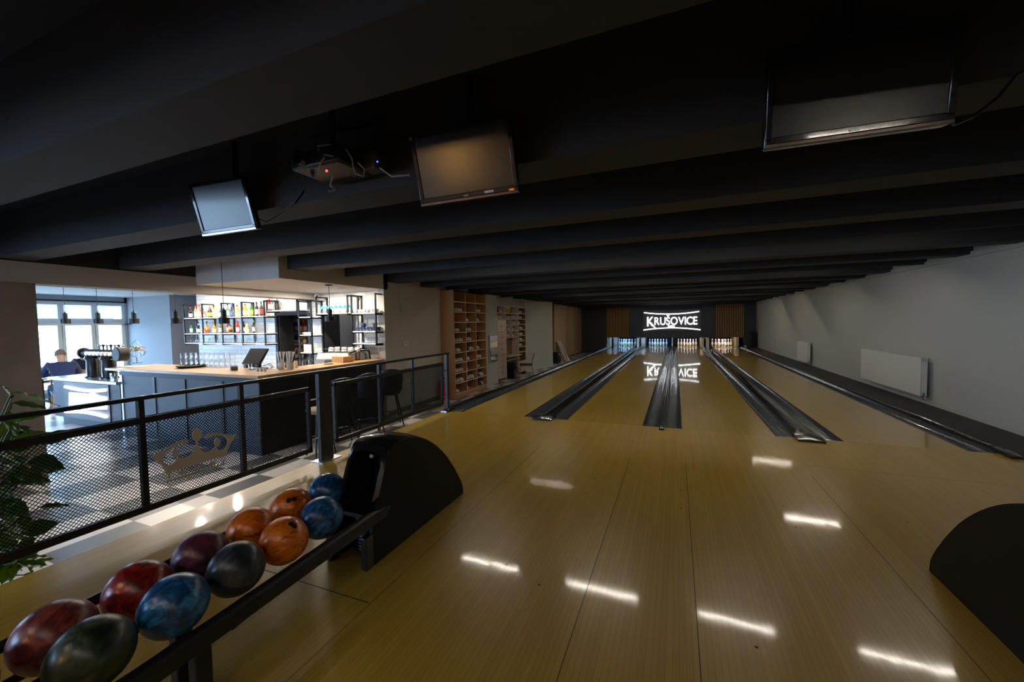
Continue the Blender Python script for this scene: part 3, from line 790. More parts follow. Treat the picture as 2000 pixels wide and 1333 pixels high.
def panel(y0, y1, bars, zt, zb):
    fr = MB().box(RX-.02, RX+.02, y0, y1, zt-.045, zt).box(RX-.02, RX+.02, y0, y1, zb, zb+.045)
    fr.box(RX-.02, RX+.02, y0, y0+.03, zb, zt).box(RX-.02, RX+.02, y1-.03, y1, zb, zt)
    fr.build('panel_frame', m_rail, rail, bevel=.003)
    for yb in bars: MB().box(RX-.022, RX+.018, yb-.018, yb+.018, zb, hz-.028).build('baluster', m_rail, rail, bevel=.003)
    wires(y0+.02, y1-.02, zb+.03, zt-.03).build('wire_mesh', m_wire, rail, angle=0, weld=False)
ya = P(606, 830, X=RX).y
panel(-6.45, ya, [P(280,900,X=RX).y, P(474,860,X=RX).y, -5.05, -5.9], pz1, pz0)
y2, y3 = P(652, 800, X=RX).y, P(864, 750, X=RX).y
panel(y2, y3, [P(742,780,X=RX).y, P(806,760,X=RX).y], pz1, pz0)
for z in (pz1-.14, pz0+.12):
    MB().cyl((RX, ya, z), (RX, y2, z), .007, 8).build('bracket_rod', m_steel, rail)
    MB().cyl((RX, y3, z), (RX, -.03, z), .007, 8).build('bracket_rod', m_steel, rail)
# crown plate
def cp(x, y): q = P(270+x/9.524, 820+y/9.524, X=RX+.02); return (q.y, q.z)
crown = [(240,685),(430,590),(560,510),(650,455),(760,400),(850,368),(905,362),(937,380),(942,412),(935,437),(880,440),(820,450),(740,472),(660,512),(600,560),(530,615),(485,680),(466,740),(478,800),(510,838),(550,852),(600,842),(660,802),(708,745),(724,700),(765,702),(800,716),(850,721),(900,707),(960,670),(1010,620),(1050,550),(1075,480),(1083,400),(1117,400),(1122,450),(1140,510),(1170,560),(1220,596),(1280,606),(1340,591),(1390,560),(1425,515),(1440,485),(1465,490),(1472,532),(1500,562),(1550,573),(1600,547),(1640,492),(1661,430),(1655,378),(1620,330),(1570,305),(1500,297),(1420,303),(1340,327),(1290,347),(1265,362),(1245,342),(1243,308),(1280,270),(1340,252),(1420,245),(1520,250),(1600,266),(1700,288),(1770,284),(1825,264),(1800,320),(1740,420),(1690,520),(1655,610),(1640,680),(1400,742),(1100,830),(800,917),(530,1015),(500,960),(460,890),(400,820),(320,745)]
fn = lambda u, v, t: Vector((RX+.014+t, u, v))
b = MB().prism([cp(*q) for q in crown], fn, 0, .005)
def blob(cx, cy, rx, ry, ang=0, n=24): return [cp(cx+rx*CO(2*PI*k/n)*CO(ang)-ry*S(2*PI*k/n)*S(ang), cy+rx*CO(2*PI*k/n)*S(ang)+ry*S(2*PI*k/n)*CO(ang)) for k in range(n)]
for q in ((1100,282,92,122), (702,620,68,80), (1475,420,56,80), (820,988,92,40,-.3), (1385,820,78,40,-.28)): b.prism(blob(*q), fn, .0002, .0048)
for q in ([(1010,925),(1180,855),(1200,885),(1190,905),(1020,945)], [(525,1060),(620,1035),(640,1050),(610,1075),(525,1100)], [(1545,765),(1625,738),(1640,745),(1640,765),(1560,795),(1540,790)], [(505,1142),(1640,800),(1645,830),(1100,1005),(520,1182)]): b.prism([cp(*e) for e in q], fn, .0001, .0049)
o = b.build('crown_plate', m_crown, rail, angle=30); o['label'] = 'brushed grey crown shaped plate'

# ------------------------------------------------------------------ bar counter
BXF, BYF, BT = -3.95, -1.87, .765                # front faces and top height
BX1 = -7.45
bar_ = thing('bar_counter', 'slate blue and black L-shaped bar counter base with perforated panels', 'bar counter', (-4.2, -1.6, Z0))
MB().box(BX1, BXF-.02, BYF+.02, -1.25, Z0, BT-.04).box(-4.40, BXF-.02, -1.25, .0, Z0, BT-.04).box(-4.20, BXF-.02, .0, .64, Z0, BT-.04).build('carcass', m_barblue, bar_)
MB().box(BX1, BXF, BYF, BYF+.018, Z0+.12, BT-.12).build('front_panel', m_perf, bar_)
MB().box(BX1, BXF, BYF-.02, BYF+.018, BT-.12, BT-.04).build('apron', m_barblue, bar_, bevel=.003)
MB().box(BX1, BXF+.004, BYF-.004, BYF+.018, Z0, Z0+.12).build('kick_plate', m_barblue, bar_)
MB().box(BXF-.018, BXF, BYF, .66, Z0+.12, BT-.05).build('side_panel', m_perfb, bar_)
MB().box(BXF-.018, BXF+.004, BYF, .66, Z0, Z0+.12).build('side_kick_plate', m_black, bar_)
MB().box(BXF-.018, BXF+.03, BYF-.02, .66, BT-.10, BT-.04).build('side_apron', m_black, bar_)
for px in (238, 301, 360, 433):
    q = P(px, 760, Y=BYF-.005); MB().box(q.x-.035, q.x+.035, BYF-.012, BYF, Z0+.02, BT-.12).build('front_band', m_black if px in (301,360,433) else m_steel, bar_, bevel=.002)  # upright bands on the front panel, all dark but the first
MB().box(BXF-.03, BXF+.006, BYF-.006, BYF+.03, Z0, BT-.04).build('corner_post', m_black, bar_, bevel=.003)
for y in (-1.0, -.2): MB().box(BXF, BXF+.006, y-.03, y+.03, Z0+.12, BT-.1).build('side_rib', m_black, bar_)
wt = thing('worktop', 'continuous oak worktop lying on the L-shaped bar counter', 'worktop', (-4.2, -1.6, BT))
MB().box(-7.80, -3.87, BYF-.07, -1.20, BT-.04, BT).build('long_run', m_top, wt, bevel=.004)
MB().box(-4.45, -3.87, -1.20, .0, BT-.04, BT).box(-4.23, -3.87, .0, .66, BT-.04, BT).build('short_run', m_topy, wt, bevel=.004)

# ------------------------------------------------------------------ beer tap counter
UX0, UX1, UY, UT = -9.85, -7.47, -1.90, .53
un = thing('beer_counter', 'slate blue counter with a glowing white front panel and steel top', 'counter', (-8.7, -1.6, Z0))
UB = -1.28
MB().box(UX0, UX1, UY+.01, UB, Z0+.15, UT-.05).build('cabinet', m_barblue, un, bevel=.004)
MB().box(UX0+.1, UX1, UY+.09, UB, Z0, Z0+.15).build('plinth', m_barblue, un)
MB().box(UX0-.06, UX1, UY-.04, UB, UT-.05, UT).build('steel_top', m_steel, un, bevel=.006)
s0, s1 = P(129, 760, Y=UY).x, P(209, 760, Y=UY).x
zt, zb_ = P(170, 752, Y=UY).z, P(170, 818, Y=UY).z
MB().box(s0-.08, s1+.06, UY-.004, UY+.012, zb_-.02, zt+.03).build('sign_recess', m_black, un)
lb = MB()
A = lambda px, py: (P(px, py, Y=UY-.012).x, P(px, py, Y=UY-.012).z)
fnu = lambda u, v, t: Vector((u, UY-.012-t, v))
MB().prism([A(136,767),(A(160,769)),A(170,770),A(182,768),A(190,773),A(208,776),A(208,800),A(136,800)], fnu, -.01, .012).build('light_block', m_neon2, un)
c1 = [A(131+ (208-131)*k/10, 755.5+16*(k/10)*(1-(k/10))*1.05+6.5*(k/10)) for k in range(11)]
MB().tube([fnu(u, v, .02) for u, v in c1], .028, 8).build('upper_tube', m_neon2, un)
c2 = [A(132+(210-132)*k/10, 804-14*(k/10)*(1-(k/10))+10*(k/10)) for k in range(11)]
MB().tube([fnu(u, v, .02) for u, v in c2], .03, 8).build('lower_tube', m_neon2, un)
m_blackm = mat('black_matt_metal', (.006,.006,.007), .5, spec=.3)
# tap tower
tt = thing('beer_tap_tower', 'black double beer tap tower with a row of round badges', 'beer tap', (-8.7, -1.65, UT))
ty = -1.66
cx1, cx2 = P(184.4, 733, Y=ty).x, P(214.5, 735, Y=ty).x
ztop = P(200, 690.5, Y=ty).z
for x in (cx1, cx2):
    MB().lathe([(.14,UT),(.14,UT+.02),(.11,UT+.03),(.105,ztop-.14),(.13,ztop-.10),(.11,ztop-.05)], (x, ty, 0), 24).build('column', m_blackp, tt, angle=50)
xl, xr = P(164, 690, Y=ty).x, P(228, 690, Y=ty).x
MB().cyl((xl, ty, ztop), (xr, ty, ztop), .075, 20).cyl((xl-.02, ty, ztop), (xl+.03, ty, ztop), .10, 20).build('cross_tube', m_blackm, tt)
xe = P(229.7, 690.5, Y=ty-.1).x
MB().cyl((xe, ty-.13, ztop), (xe, ty+.02, ztop), .13, 24).build('end_disc', m_blackm, tt, bevel=.01)
medm = [mat('badge_%d' % k, c, .3, emit=c, estr=.6) for k, c in enumerate([(.8,.82,.85),(.75,.85,.95),(.85,.78,.78),(.5,.7,.85),(.85,.35,.35),(.85,.6,.45),(.9,.9,.9)])]
for k, px in enumerate((167.9,175.3,182.7,190.2,197.9,205.5,213.5)):
    x = P(px, 690.5, Y=ty-.09).x
    MB().cyl((x, ty-.10, ztop), (x, ty-.055, ztop), .036, 18).build('badge', medm[k], tt)
    MB().cyl((x+.02, ty+.10, ztop+.02), (x+.02, ty+.10, ztop+.13), .014, 8).sphere((x+.02, ty+.10, ztop+.14), .028, 10).build('tap_handle', m_black if k % 2 else m_steel, tt)
    MB().tube([(x+.02, ty+.07, ztop), (x+.02, ty+.14, ztop-.01), (x+.02, ty+.15, ztop-.09)], .011, 6).build('spout', m_chrome, tt)
q = P(220, 740, Z=UT)
t = tag(MB().lathe([(.035,0),(.04,.06),(.036,.10),(.03,.10)], (q.x, q.y, UT), 14).cyl((q.x+.12, q.y-.02, UT), (q.x+.12, q.y-.02, UT+.05), .045, 14).build('steel_cup', m_chrome), 'small steel cup on the steel top right of the taps', 'cup')

# ------------------------------------------------------------------ bar stools
def stool_proto():
    t = thing('bar_stool', 'x', 'bar stool', (0,0,0))
    sz = .66
    rows = []
    for k in range(9):
        a = -1.15+2.3*k/8
        rr = .235
        col = []
        for z, g in ((sz-.06,.78),(sz+.02,.95),(sz+.14,1.0),(sz+.27,1.03),(sz+.36,1.02),(sz+.40,.98)):
            col.append(Vector((rr*g*CO(a), rr*1.02*g*S(a), z-.05*abs(a)**2*(z-sz > .2))))
        rows.append(col)
    out = MB().grid(rows)
    inn = [[Vector((v.x*.86, v.y*.86, v.z+.003)) for v in c] for c in rows]; out.grid(inn)
    out.grid([[c[-1] for c in rows], [c[-1] for c in inn]]); out.grid([rows[0], inn[0]]); out.grid([rows[-1], inn[-1]]); out.grid([[c[0] for c in rows], [c[0] for c in inn]])
    out.build('backrest', m_blackp2, t, angle=60, local=True)
    MB().lathe([(.001,sz-.07),(.17,sz-.07),(.205,sz-.03),(.205,sz+.01),(.17,sz+.035),(.001,sz+.04)], (0,0,0), 24).build('seat', m_blackp2, t, angle=50, local=True)
    for sx in (-1,1):
        for sy in (-1,1):
            MB().tube([(sx*.11, sy*.11, sz-.07), (sx*.21, sy*.21, 0)], [.016,.011], 8).build('leg', m_black, t, local=True)
    f = MB(); z = .24; q = .175
    for a, c in (((-q,-q),(q,-q)),((q,-q),(q,q)),((q,q),(-q,q)),((-q,q),(-q,-q))): f.cyl((a[0],a[1],z),(c[0],c[1],z), .009, 8)
    f.build('footrest', m_chrome2, t, local=True)
    return t
m_blackp2 = mat('black_leatherette', (.012,.012,.013), .55)
m_chrome2 = mat('dark_chrome', (.25,.25,.25), .3, metal=1)
m_brownseat = mat('tan_seat', (.30,.19,.11), .6)
sp = stool_proto()
q = P(764, 800, X=-3.28)
sy = [P(764, 790, X=-3.25).y, P(722, 800, X=-3.22).y, P(668, 810, X=-3.2).y]
labs = ['black shell bar stool at the wall end of the bar', 'black shell bar stool in the middle, behind the right mesh panel', 'black shell bar stool half hidden behind the wide railing post']
for k in range(3):
    o = sp if k == 0 else dup(sp, (0,0,0))
    o.location = (-3.28+.03*k, sy[k], Z0); o.rotation_euler = (0,0,[-.75,-.6,-.5][k]); tag(o, labs[k], 'bar stool', 'bar stools along the bar')
# low round stool with a tan seat near the railing post
ts = P(624, 797, X=-3.2)
t = thing('bar_stool', 'backless bar stool with a tan seat left of the wide railing post', 'bar stool', (-3.2, ts.y, Z0), 0, 'bar stools along the bar')
hz_ = ts.z-Z0
MB().lathe([(.001,hz_-.06),(.17,hz_-.06),(.18,hz_-.02),(.16,hz_),(.001,hz_+.005)], (0,0,0), 24).build('seat', m_brownseat, t, angle=50, local=True)
for a in range(4):
    c, s_ = CO(a*PI/2+.5), S(a*PI/2+.5)
    MB().tube([(.11*c,.11*s_,hz_-.06),(.2*c,.2*s_,0)], .012, 8).build('leg', m_black, t, local=True)
MB().tube([(.16*CO(k*PI/12),.16*S(k*PI/12),.24) for k in range(25)], .009, 6).build('footrest', m_chrome2, t, local=True)

# ------------------------------------------------------------------ bar shelves on the tile wall
FY, KY = .47, .775
def frame(b, x, z0, z1, w=.028):
    for y in (FY+w/2, KY-w/2): b.box(x-w/2, x+w/2, y-w/2, y+w/2, z0, z1)
    for z in (z0+w/2, z1-w/2): b.box(x-w/2, x+w/2, FY, KY, z-w/2, z+w/2)
SH = {}
def shelf_unit(key, label, frames, boards, rungs=True):
    x = sum(f[0] for f in frames)/len(frames)
    t = thing('wall_shelf', label, 'shelf', (x, .62, boards[0][2]), 0)
    for f in frames:
        b = MB(); frame(b, *f)
        if rungs:
            for x0, x1, z in boards:
                if x0-.05 < f[0] < x1+.05 and f[1] < z < f[2]: b.box(f[0]-.014, f[0]+.014, FY, KY, z-.045, z-.018)
        b.build('frame', m_black, t, angle=0)
    for x0, x1, z in boards:
        MB().box(x0, x1, FY+.005, KY-.005, z-.018, z).build('board', m_white, t)
    return t
A_Z = (1.305, 1.07)
fa = [-9.94,-9.21,-8.48,-7.77,-7.02]
shelf_unit('A', 'long black framed bottle shelf on the left part of the tile wall', [(x, 1.03, 2.03) for x in fa], [(-9.95,-7.0,1.69),(-9.95,-7.0,1.305),(-9.95,-7.0,1.07)])
shelf_unit('B', 'short black framed shelf above the left doorway', [(-6.93, 1.76, 2.04), (-6.0, 1.76, 2.02)], [(-6.95,-5.98,1.80)])
shelf_unit('C', 'tall narrow black framed shelf on the tile pier between two doorways', [(-5.96, .30, 1.985), (-5.60, .30, 1.985)], [(-5.97,-5.59,1.64),(-5.97,-5.59,1.26),(-5.97,-5.59,.885)])
shelf_unit('D', 'short black framed shelf of teal topped glasses above the right doorway', [(-5.44, 1.66, 2.05), (-4.60, 1.66, 2.05)], [(-5.46,-4.58,1.70)])
shelf_unit('E', 'black framed cup shelf at the right end of the tile wall', [(-4.50, .95, 2.05), (-3.90, 1.05, 2.06)], [(-4.51,-3.89,1.685),(-4.51,-3.89,1.325),(-4.51,-3.89,1.085)])
# ------------------------------------------------------------------ bottles
def bmat(name, c, tr=.0, r=.12): return mat('bottle_'+name, c, r, trans=tr, coat=.3)
BM = {'clear': thin_glass('bottle_clear', (.52,.60,.52), .4), 'pink': bmat('pink', (.85,.32,.22)), 'amber': bmat('amber', (.55,.22,.04)), 'orange': bmat('orange', (.80,.34,.06)),
      'green': bmat('green', (.03,.22,.06)), 'dark': bmat('dark', (.02,.022,.018)), 'red': bmat('red', (.62,.03,.02)), 'blue': bmat('blue', (.05,.12,.42)), 'yellow': bmat('yellow', (.75,.60,.18)), 'wine': bmat('wine', (.05,.012,.03)), 'white': bmat('white', (.75,.75,.72), .0, .3)}
LM = {'white': mat('label_white', (.8,.79,.75), .6), 'yellow': mat('label_yellow', (.8,.65,.08), .6), 'red': mat('label_red', (.6,.05,.04), .6), 'blue': mat('label_blue', (.08,.15,.45), .6), 'black': mat('label_black', (.03,.03,.03), .6), 'cream': mat('label_cream', (.75,.65,.45), .6)}
SHAPES = {'tall': [(.036,0),(.038,.01),(.038,.19),(.03,.22),(.014,.25),(.013,.30),(.015,.305),(.015,.315)],
          'round': [(.04,0),(.044,.012),(.044,.15),(.036,.19),(.016,.215),(.014,.27),(.016,.28)],
          'short': [(.045,0),(.048,.012),(.048,.12),(.03,.165),(.016,.18),(.015,.225),(.017,.23)],
          'wine': [(.036,0),(.038,.01),(.038,.18),(.034,.205),(.016,.245),(.014,.31),(.016,.315)]}
CAPS = {k: m for k, m in (('black', m_black), ('red', LM['red']), ('white', LM['white']), ('gold', mat('cap_gold', (.5,.35,.1), .3, metal=.8)), ('blue', LM['blue']))}
BP = {}
def bottle(shape, col, lab, cap, loc, label, group, s=1.0):
    key = (shape, col, lab, cap)
    pr = SHAPES[shape]
    if key not in BP:
        o = MB().lathe(pr, n=14).build('bottle', BM[col], angle=50)
        r = pr[2][0]+.0009; h = pr[2][1]
        l_ = MB().lathe([(r, h*.22), (r, h*.82)], n=14).build('paper_label', LM[lab], o, local=True)
        zt = pr[-1][1]; rt = pr[-1][0]+.001
        c = MB().lathe([(rt, zt-.03), (rt, zt+.012), (.001, zt+.013)], n=10).build('cap', CAPS[cap], o, local=True)
        BP[key] = o
    else: o = dup(BP[key], loc)
    o.location = loc; o.scale = (s, s, s); o.rotation_euler = (0,0,random.random()*6)
    return tag(o, label, 'bottle', group)
CN = {'clear':'clear glass','pink':'pink','amber':'amber brown','orange':'orange','green':'green','dark':'black','red':'red','blue':'blue','yellow':'yellow','wine':'dark wine','white':'white'}
top = [('round','clear','white','red'),('tall','pink','white','red'),('tall','pink','white','red'),('tall','pink','white','red'),('short','pink','white','red'),('short','amber','cream','black'),('round','dark','yellow','gold'),('tall','yellow','white','white'),('round','clear','white','white'),
       ('short','clear','white','white'),('tall','clear','white','black'),('tall','blue','white','blue'),('round','clear','blue','blue'),('round','yellow','white','red'),('tall','clear','white','blue'),
       ('round','orange','white','red'),('tall','green','yellow','black'),('tall','dark','yellow','black'),('tall','dark','white','black'),('tall','dark','red','black')]
xs = [219,270,300,345,380,450,515,570,632,735,760,800,845,905,960,1055,1125,1180,1230,1275]
for k, (px, b_) in enumerate(zip(xs, top)):
    q = P(350+px/7.843, 617, Y=.62)
    bottle(*b_, (q.x, .60+.04*((k*7) % 3-1), 1.6905), '%s bottle, %s from left on the top bottle shelf' % (CN[b_[1]], ORD[k]), 'bottles on the top bar shelf', .95+.1*((k*5) % 4)/4)
sec = [('tall','green','white','black'),('round','clear','white','blue'),('tall','wine','white','black'),('round','clear','white','white'),('short','amber','white','gold'),('tall','orange','white','black'),('short','amber','red','gold'),('tall','dark','white','black'),('short','yellow','white','red'),
       ('round','amber','cream','gold'),('short','orange','white','gold'),('round','yellow','cream','black'),('tall','clear','white','white'),('tall','red','white','black'),('tall','blue','white','blue'),('short','amber','black','black'),('round','orange','white','gold'),('round','amber','cream','black'),('tall','red','white','red'),('tall','wine','white','black'),('round','yellow','white','gold'),('short','yellow','white','white'),('tall','clear','white','white')]
xs = [235,275,312,345,385,440,470,515,555,585,612,650,680,735,790,830,880,915,945,975,1045,1085,1125]
for k, (px, b_) in enumerate(zip(xs, sec)):
    q = P(350+px/7.843, 648, Y=.62)
    bottle(*b_, (q.x, .60+.05*((k*5) % 3-1), 1.3055), '%s bottle, %s from left on the lower bottle shelf' % (CN[b_[1]], ORD[k]), 'bottles on the lower bar shelf', .82+.12*((k*7) % 4)/4)
bottle('tall','red','white','red', (P(527,611,Y=.6).x, .6, 1.8005), 'red bottle on the short shelf above the left doorway', 'bottles above the doorway', .98)
bottle('tall','clear','white','black', (P(534.5,611,Y=.6).x, .57, 1.8005), 'clear bottle beside the red bottle above the left doorway', 'bottles above the doorway', .92)
bottle('tall','clear','black','black', (P(540,611,Y=.6).x, .63, 1.8005), 'clear bottle with black label above the left doorway', 'bottles above the doorway', .95)

# ------------------------------------------------------------------ glasses and cups
wine = [(.033,0),(.034,.003),(.006,.008),(.004,.075),(.02,.09),(.036,.12),(.038,.15),(.031,.19)]
tumb = [(.028,0),(.032,.01),(.036,.11),(.0355,.115),(.032,.11)]
cupp = [(.025,0),(.034,.008),(.042,.055),(.043,.07),(.040,.07),(.036,.02),(.001,.012)]
GP = {}
def glass(kind, loc, label, group, flip=False, m=None, cat='glass', name='glass', s=1.0):
    key = (kind, m.name if m else '')
    if key not in GP:
        pr = {'wine': wine, 'tumbler': tumb, 'cup': cupp}[kind]
        o = MB().lathe(pr, n=14).build(name, m or m_glass, angle=60)
        if kind == 'cup':
            MB().tube([(.040,0,.058),(.062,0,.055),(.066,0,.038),(.055,0,.02),(.036,0,.018)], .005, 6).build('handle', m, o, local=True)
        GP[key] = o
    else: o = dup(GP[key], loc)
    h = {'wine': .19, 'tumbler': .115, 'cup': .07}[kind]*s
    o.location = (loc[0], loc[1], loc[2]+(h if flip else 0)+.0005); o.rotation_euler = (PI if flip else 0, 0, random.random()*6); o.scale = (s,s,s)
    return tag(o, label, cat, group)
for k in range(26):
    x = -9.80+.105*k
    glass('wine', (x, .56+.10*(k % 2), 1.07), 'upturned wine glass, %s from left on the bottom glass shelf' % ORD[k], 'wine glasses on the bottom bar shelf', True)
for k in range(7):
    glass('wine', (-7.62+.085*k, .56+.09*(k % 2), 1.305), 'wine glass, %s right of the bottles on the lower bottle shelf' % ORD[k], 'wine glasses beside the bottles')
for r in range(2):
    for d in range(3):
        for k in range(9):
            q = P(363+9.6*k, 720, Y=-1.30); x = q.x+.01*d
            glass('tumbler', (x, -1.16-.095*d, BT-.0+.122*r if r else BT), 'clear tumbler in the %s layer, %s row, %s from left' % (['lower','upper'][r], ['back','middle','front'][d], ORD[k]), 'stacked tumblers on the left of the bar', True)
# shelf D : glasses with teal paper tops
for k in range(7):
    x = -5.36+.122*k
    o = glass('tumbler', (x, .56, 1.70), 'tumbler with teal paper cone, %s from left above the right doorway' % ORD[k], 'teal topped glasses', s=1.0)
TCONE = None
for o in [o for o in bpy.data.objects if o.get('group') == 'teal topped glasses']:
    if TCONE is None: TCONE = MB().lathe([(.05,.10),(.05,.103),(.004,.165),(.001,.165)], n=12).build('paper_cone', m_teal, o, local=True); c = TCONE
    else: c = TCONE.copy(); COL.objects.link(c); c.parent = o
    c['label'] = 'teal paper cone'
m_amberg = thin_glass('amber_glass', (.95,.85,.65), .35)
for k in range(5):
    glass('cup', (-4.38+.105*k, .58, 1.685), 'white cup, %s from left on the top cup shelf' % ORD[k], 'cups on the top cup shelf', False, m_white, 'cup', 'cup', 1.0)
for k in range(7):
    glass('cup', (-4.42+.085*k, .56, 1.325), 'navy cup, %s from left on the middle cup shelf' % ORD[k], 'navy cups', False, m_navycup, 'cup', 'cup', 1.12)
glass('cup', (-4.27, .56, 1.325+.0795), 'navy cup stacked on the second and third cups', 'navy cups', False, m_navycup, 'cup', 'cup', 1.12)
glass('cup', (-3.99, .56, 1.325+.0795), 'navy cup stacked at the right end of the cup row', 'navy cups', False, m_navycup, 'cup', 'cup', 1.12)
for k in range(6):
    glass('tumbler', (-4.40+.09*k, .57, 1.085), 'clear tumbler, %s from left on the bottom cup shelf' % ORD[k], 'tumblers on the bottom cup shelf', True)
for k in range(4):
    x = -5.90+.075*k
    if k < 2: glass('wine', (x+.1, .58, 1.64), 'wine glass, %s on top board of the narrow pier shelf' % ['left','right'][k], 'glasses on the pier shelf')
    glass('cup', (x, .58, 1.26), 'small white cup, %s from left on the narrow pier shelf' % ORD[k], 'cups on the pier shelf', False, m_white, 'cup', 'cup', .8)
    tag(MB().lathe([(.026,0),(.028,.01),(.028,.15),(.02,.165),(.001,.166)], (x, .56, .8855), 12).build('can', m_white, angle=50), 'white canister, %s from left on the narrow pier shelf' % ORD[k], 'canister', 'white canisters')

# ------------------------------------------------------------------ doors and store room shelves
t = thing('door_1', 'black door leaf folded open in the left doorway', 'door', (-7.0, .92, Z0)); t['kind'] = 'structure'
MB().box(D1[0]-.07, D1[0], BY-.02, BY+.13, Z0, DZ+.07).box(D1[1], D1[1]+.05, BY-.02, BY+.13, Z0, DZ+.07).box(D1[0], D1[1], BY-.02, BY+.13, DZ, DZ+.07).build('door_frame', m_barblue, t)
MB().box(D1[0]+.005, D1[0]+.045, BY+.02, 1.16, Z0, DZ).build('door_leaf', m_pit, t)
MB().box(D1[0]+.045, D1[0]+.055, .9, .98, .6, .64).build('door_handle', m_steel, t)
t = thing('door_2', 'black door leaf standing open in the right doorway', 'door', (-5.6, .92, Z0)); t['kind'] = 'structure'
MB().box(D2[0]-.05, D2[0], BY-.02, BY+.13, Z0, DZ+.07).box(D2[1], D2[1]+.05, BY-.02, BY+.13, Z0, DZ+.07).box(D2[0], D2[1], BY-.02, BY+.13, DZ, DZ+.07).build('door_frame', m_greyw, t)
MB().box(D2[0]+.005, D2[0]+.045, BY+.02, 1.20, Z0, DZ).build('door_leaf', m_pit, t)
t = thing('door_3', 'grey blue door at the back of the right doorway', 'door', (-5.0, 1.72, Z0)); t['kind'] = 'structure'
MB().box(-5.55, -4.5, 1.725, 1.745, Z0, 1.70).build('door_leaf', mat('grey_blue_door', (.18,.22,.28), .5), t, bevel=.004)
MB().box(-5.62, -5.55, 1.70, 1.748, Z0, 1.76).box(-4.5, -4.43, 1.70, 1.748, Z0, 1.76).box(-5.62, -4.43, 1.70, 1.748, 1.70, 1.76).build('door_frame', m_greyw, t)
SY = 1.75
st_ = thing('storage_rack', 'white storage rack of bottles inside the left doorway', 'rack', (-7.1, SY, Z0))
def zz(py): return P(575, py, Y=SY-.1).z
zs = [zz(649.5), zz(671.5), zz(702)]
SX0, SX1 = -8.3, -6.45
for z in zs: MB().box(SX0, SX1, SY-.17, SY+.17, z-.022, z).build('board', m_white, st_)
for x in (SX0, -7.36, SX1): MB().box(x-.02, x+.02, SY+.13, SY+.17, Z0, 2.1).build('upright', m_white, st_)
sb = [('wine','wine','white','black'),('wine','dark','white','blue'),('wine','wine','white','red'),('wine','red','white','red'),('wine','wine','red','red'),('wine','blue','white','white'),('wine','wine','white','red'),('wine','dark','cream','black'),('wine','red','red','red'),('wine','red','white','red')]
for k, b_ in enumerate(sb):
    x = P(560.5+4.1*k, 645, Y=SY-.05).x
    bottle(*b_, (x, SY-.06, zs[0]+.0005), '%s wine bottle, %s from left on the top store room shelf' % (CN[b_[1]], ORD[k]), 'wine bottles in the store room', 1.0)
sb = [('wine','blue','blue','blue'),('wine','dark','black','black'),('wine','dark','black','black'),('short','dark','white','black'),('short','clear','white','white'),('round','orange','black','gold'),('short','amber','white','black')]
for k, b_ in enumerate(sb):
    x = P(562+5.6*k, 668, Y=SY-.05).x
    bottle(*b_, (x, SY-.06, zs[1]+.0005), '%s bottle, %s from left on the middle store room shelf' % (CN[b_[1]], ORD[k]), 'bottles on the middle store room shelf', .95)
x = P(570, 690, Y=SY).x
tag(MB().box(x-.16, x+.16, SY-.14, SY+.12, zs[2]+.27, zs[2]+.36).box(x-.17, x+.17, SY-.12, SY+.13, zs[2]+.0005, zs[2]+.268, 1).build('carton', [LM['red'], m_white], bevel=.004), 'red and white carton on the bottom store room shelf', 'carton')
for k in range(3):
    x = P(580+5*k, 690, Y=SY-.05).x
    bottle(*[('round','clear','white','white'),('tall','orange','cream','gold'),('tall','amber','white','black')][k], (x, SY-.05, zs[2]+.0005), '%s bottle, %s right of the red carton in the store room' % (['clear glass','orange','amber brown'][k], ORD[k]), 'bottles beside the red carton', 1.0)
# ------------------------------------------------------------------ things on the bar
def B(px, py): q = P(px, py, Z=BT); return q.x, q.y
x, y = B(375, 718)
t = tag(MB().lathe([(.17,0),(.20,.012),(.225,.04),(.218,.042),(.195,.016),(.001,.014)], (x, y, BT), 32).build('serving_tray', m_black, angle=40), 'round black serving tray lying on the left run of the bar', 'tray')
x, y = B(457, 723)
t = thing('card_terminal', 'grey card payment terminal lying on the bar', 'card terminal', (x, y, BT), -.5)
fnc = lambda u, v, w_: Vector((u, w_, v))
MB().prism([(-.11,.0),(.10,0),(.10,.05),(.06,.075),(-.10,.028)], fnc, -.045, .045).build('body', mat('dark_grey_plastic', (.05,.05,.055), .4), t, local=True, bevel=.006)
MB().add([(-.07,-.032,.0385),(.01,-.032,.062),(.01,.032,.062),(-.07,.032,.0385)], [(0,1,2,3)]).build('keypad', mat('key_grey', (.2,.2,.2), .5), t, local=True)
# till screen with printer
x, y = B(497, 722)
t = thing('till', 'black touch screen till tilted back on the bar', 'till', (x, y, BT), .10)
Mt = Matrix.Translation((0, .03, .205)) @ Matrix.Rotation(-.62, 4, 'X') @ Matrix.Rotation(.0, 4, 'Y')
MB().obox(Mt, .37, .03, .29).build('housing', m_black, t, local=True, bevel=.006)
MB().obox(Mt @ Matrix.Translation((0,-.0165,.0)), .34, .002, .26).build('screen', mat('grey_screen', (.035,.035,.037), .35), t, local=True)
MB().lathe([(.13,0),(.13,.015),(.04,.03),(.035,.12)], (0,.08,0), 20).build('stand', m_black, t, local=True)
b = MB()
for k in range(3): b.tube([(.06+.02*k,.1,.05),(.15+.02*k,.12,.07+.01*k),(.24,.10+.02*k,.03),(.27,.05,.008),(.2,.02,.007)], .004, 6)
b.build('cables', m_black, t, local=True)
x, y = B(480, 719)
t = thing('receipt_printer', 'small black receipt printer left of the till', 'printer', (x-.02, y+.10, BT), -.35)
MB().box(-.07,.07,-.09,.09,0,.13).build('housing', m_black, t, local=True, bevel=.01)
MB().box(-.05,.05,-.092,-.088,.09,.105).build('paper_slot', m_paper, t, local=True)
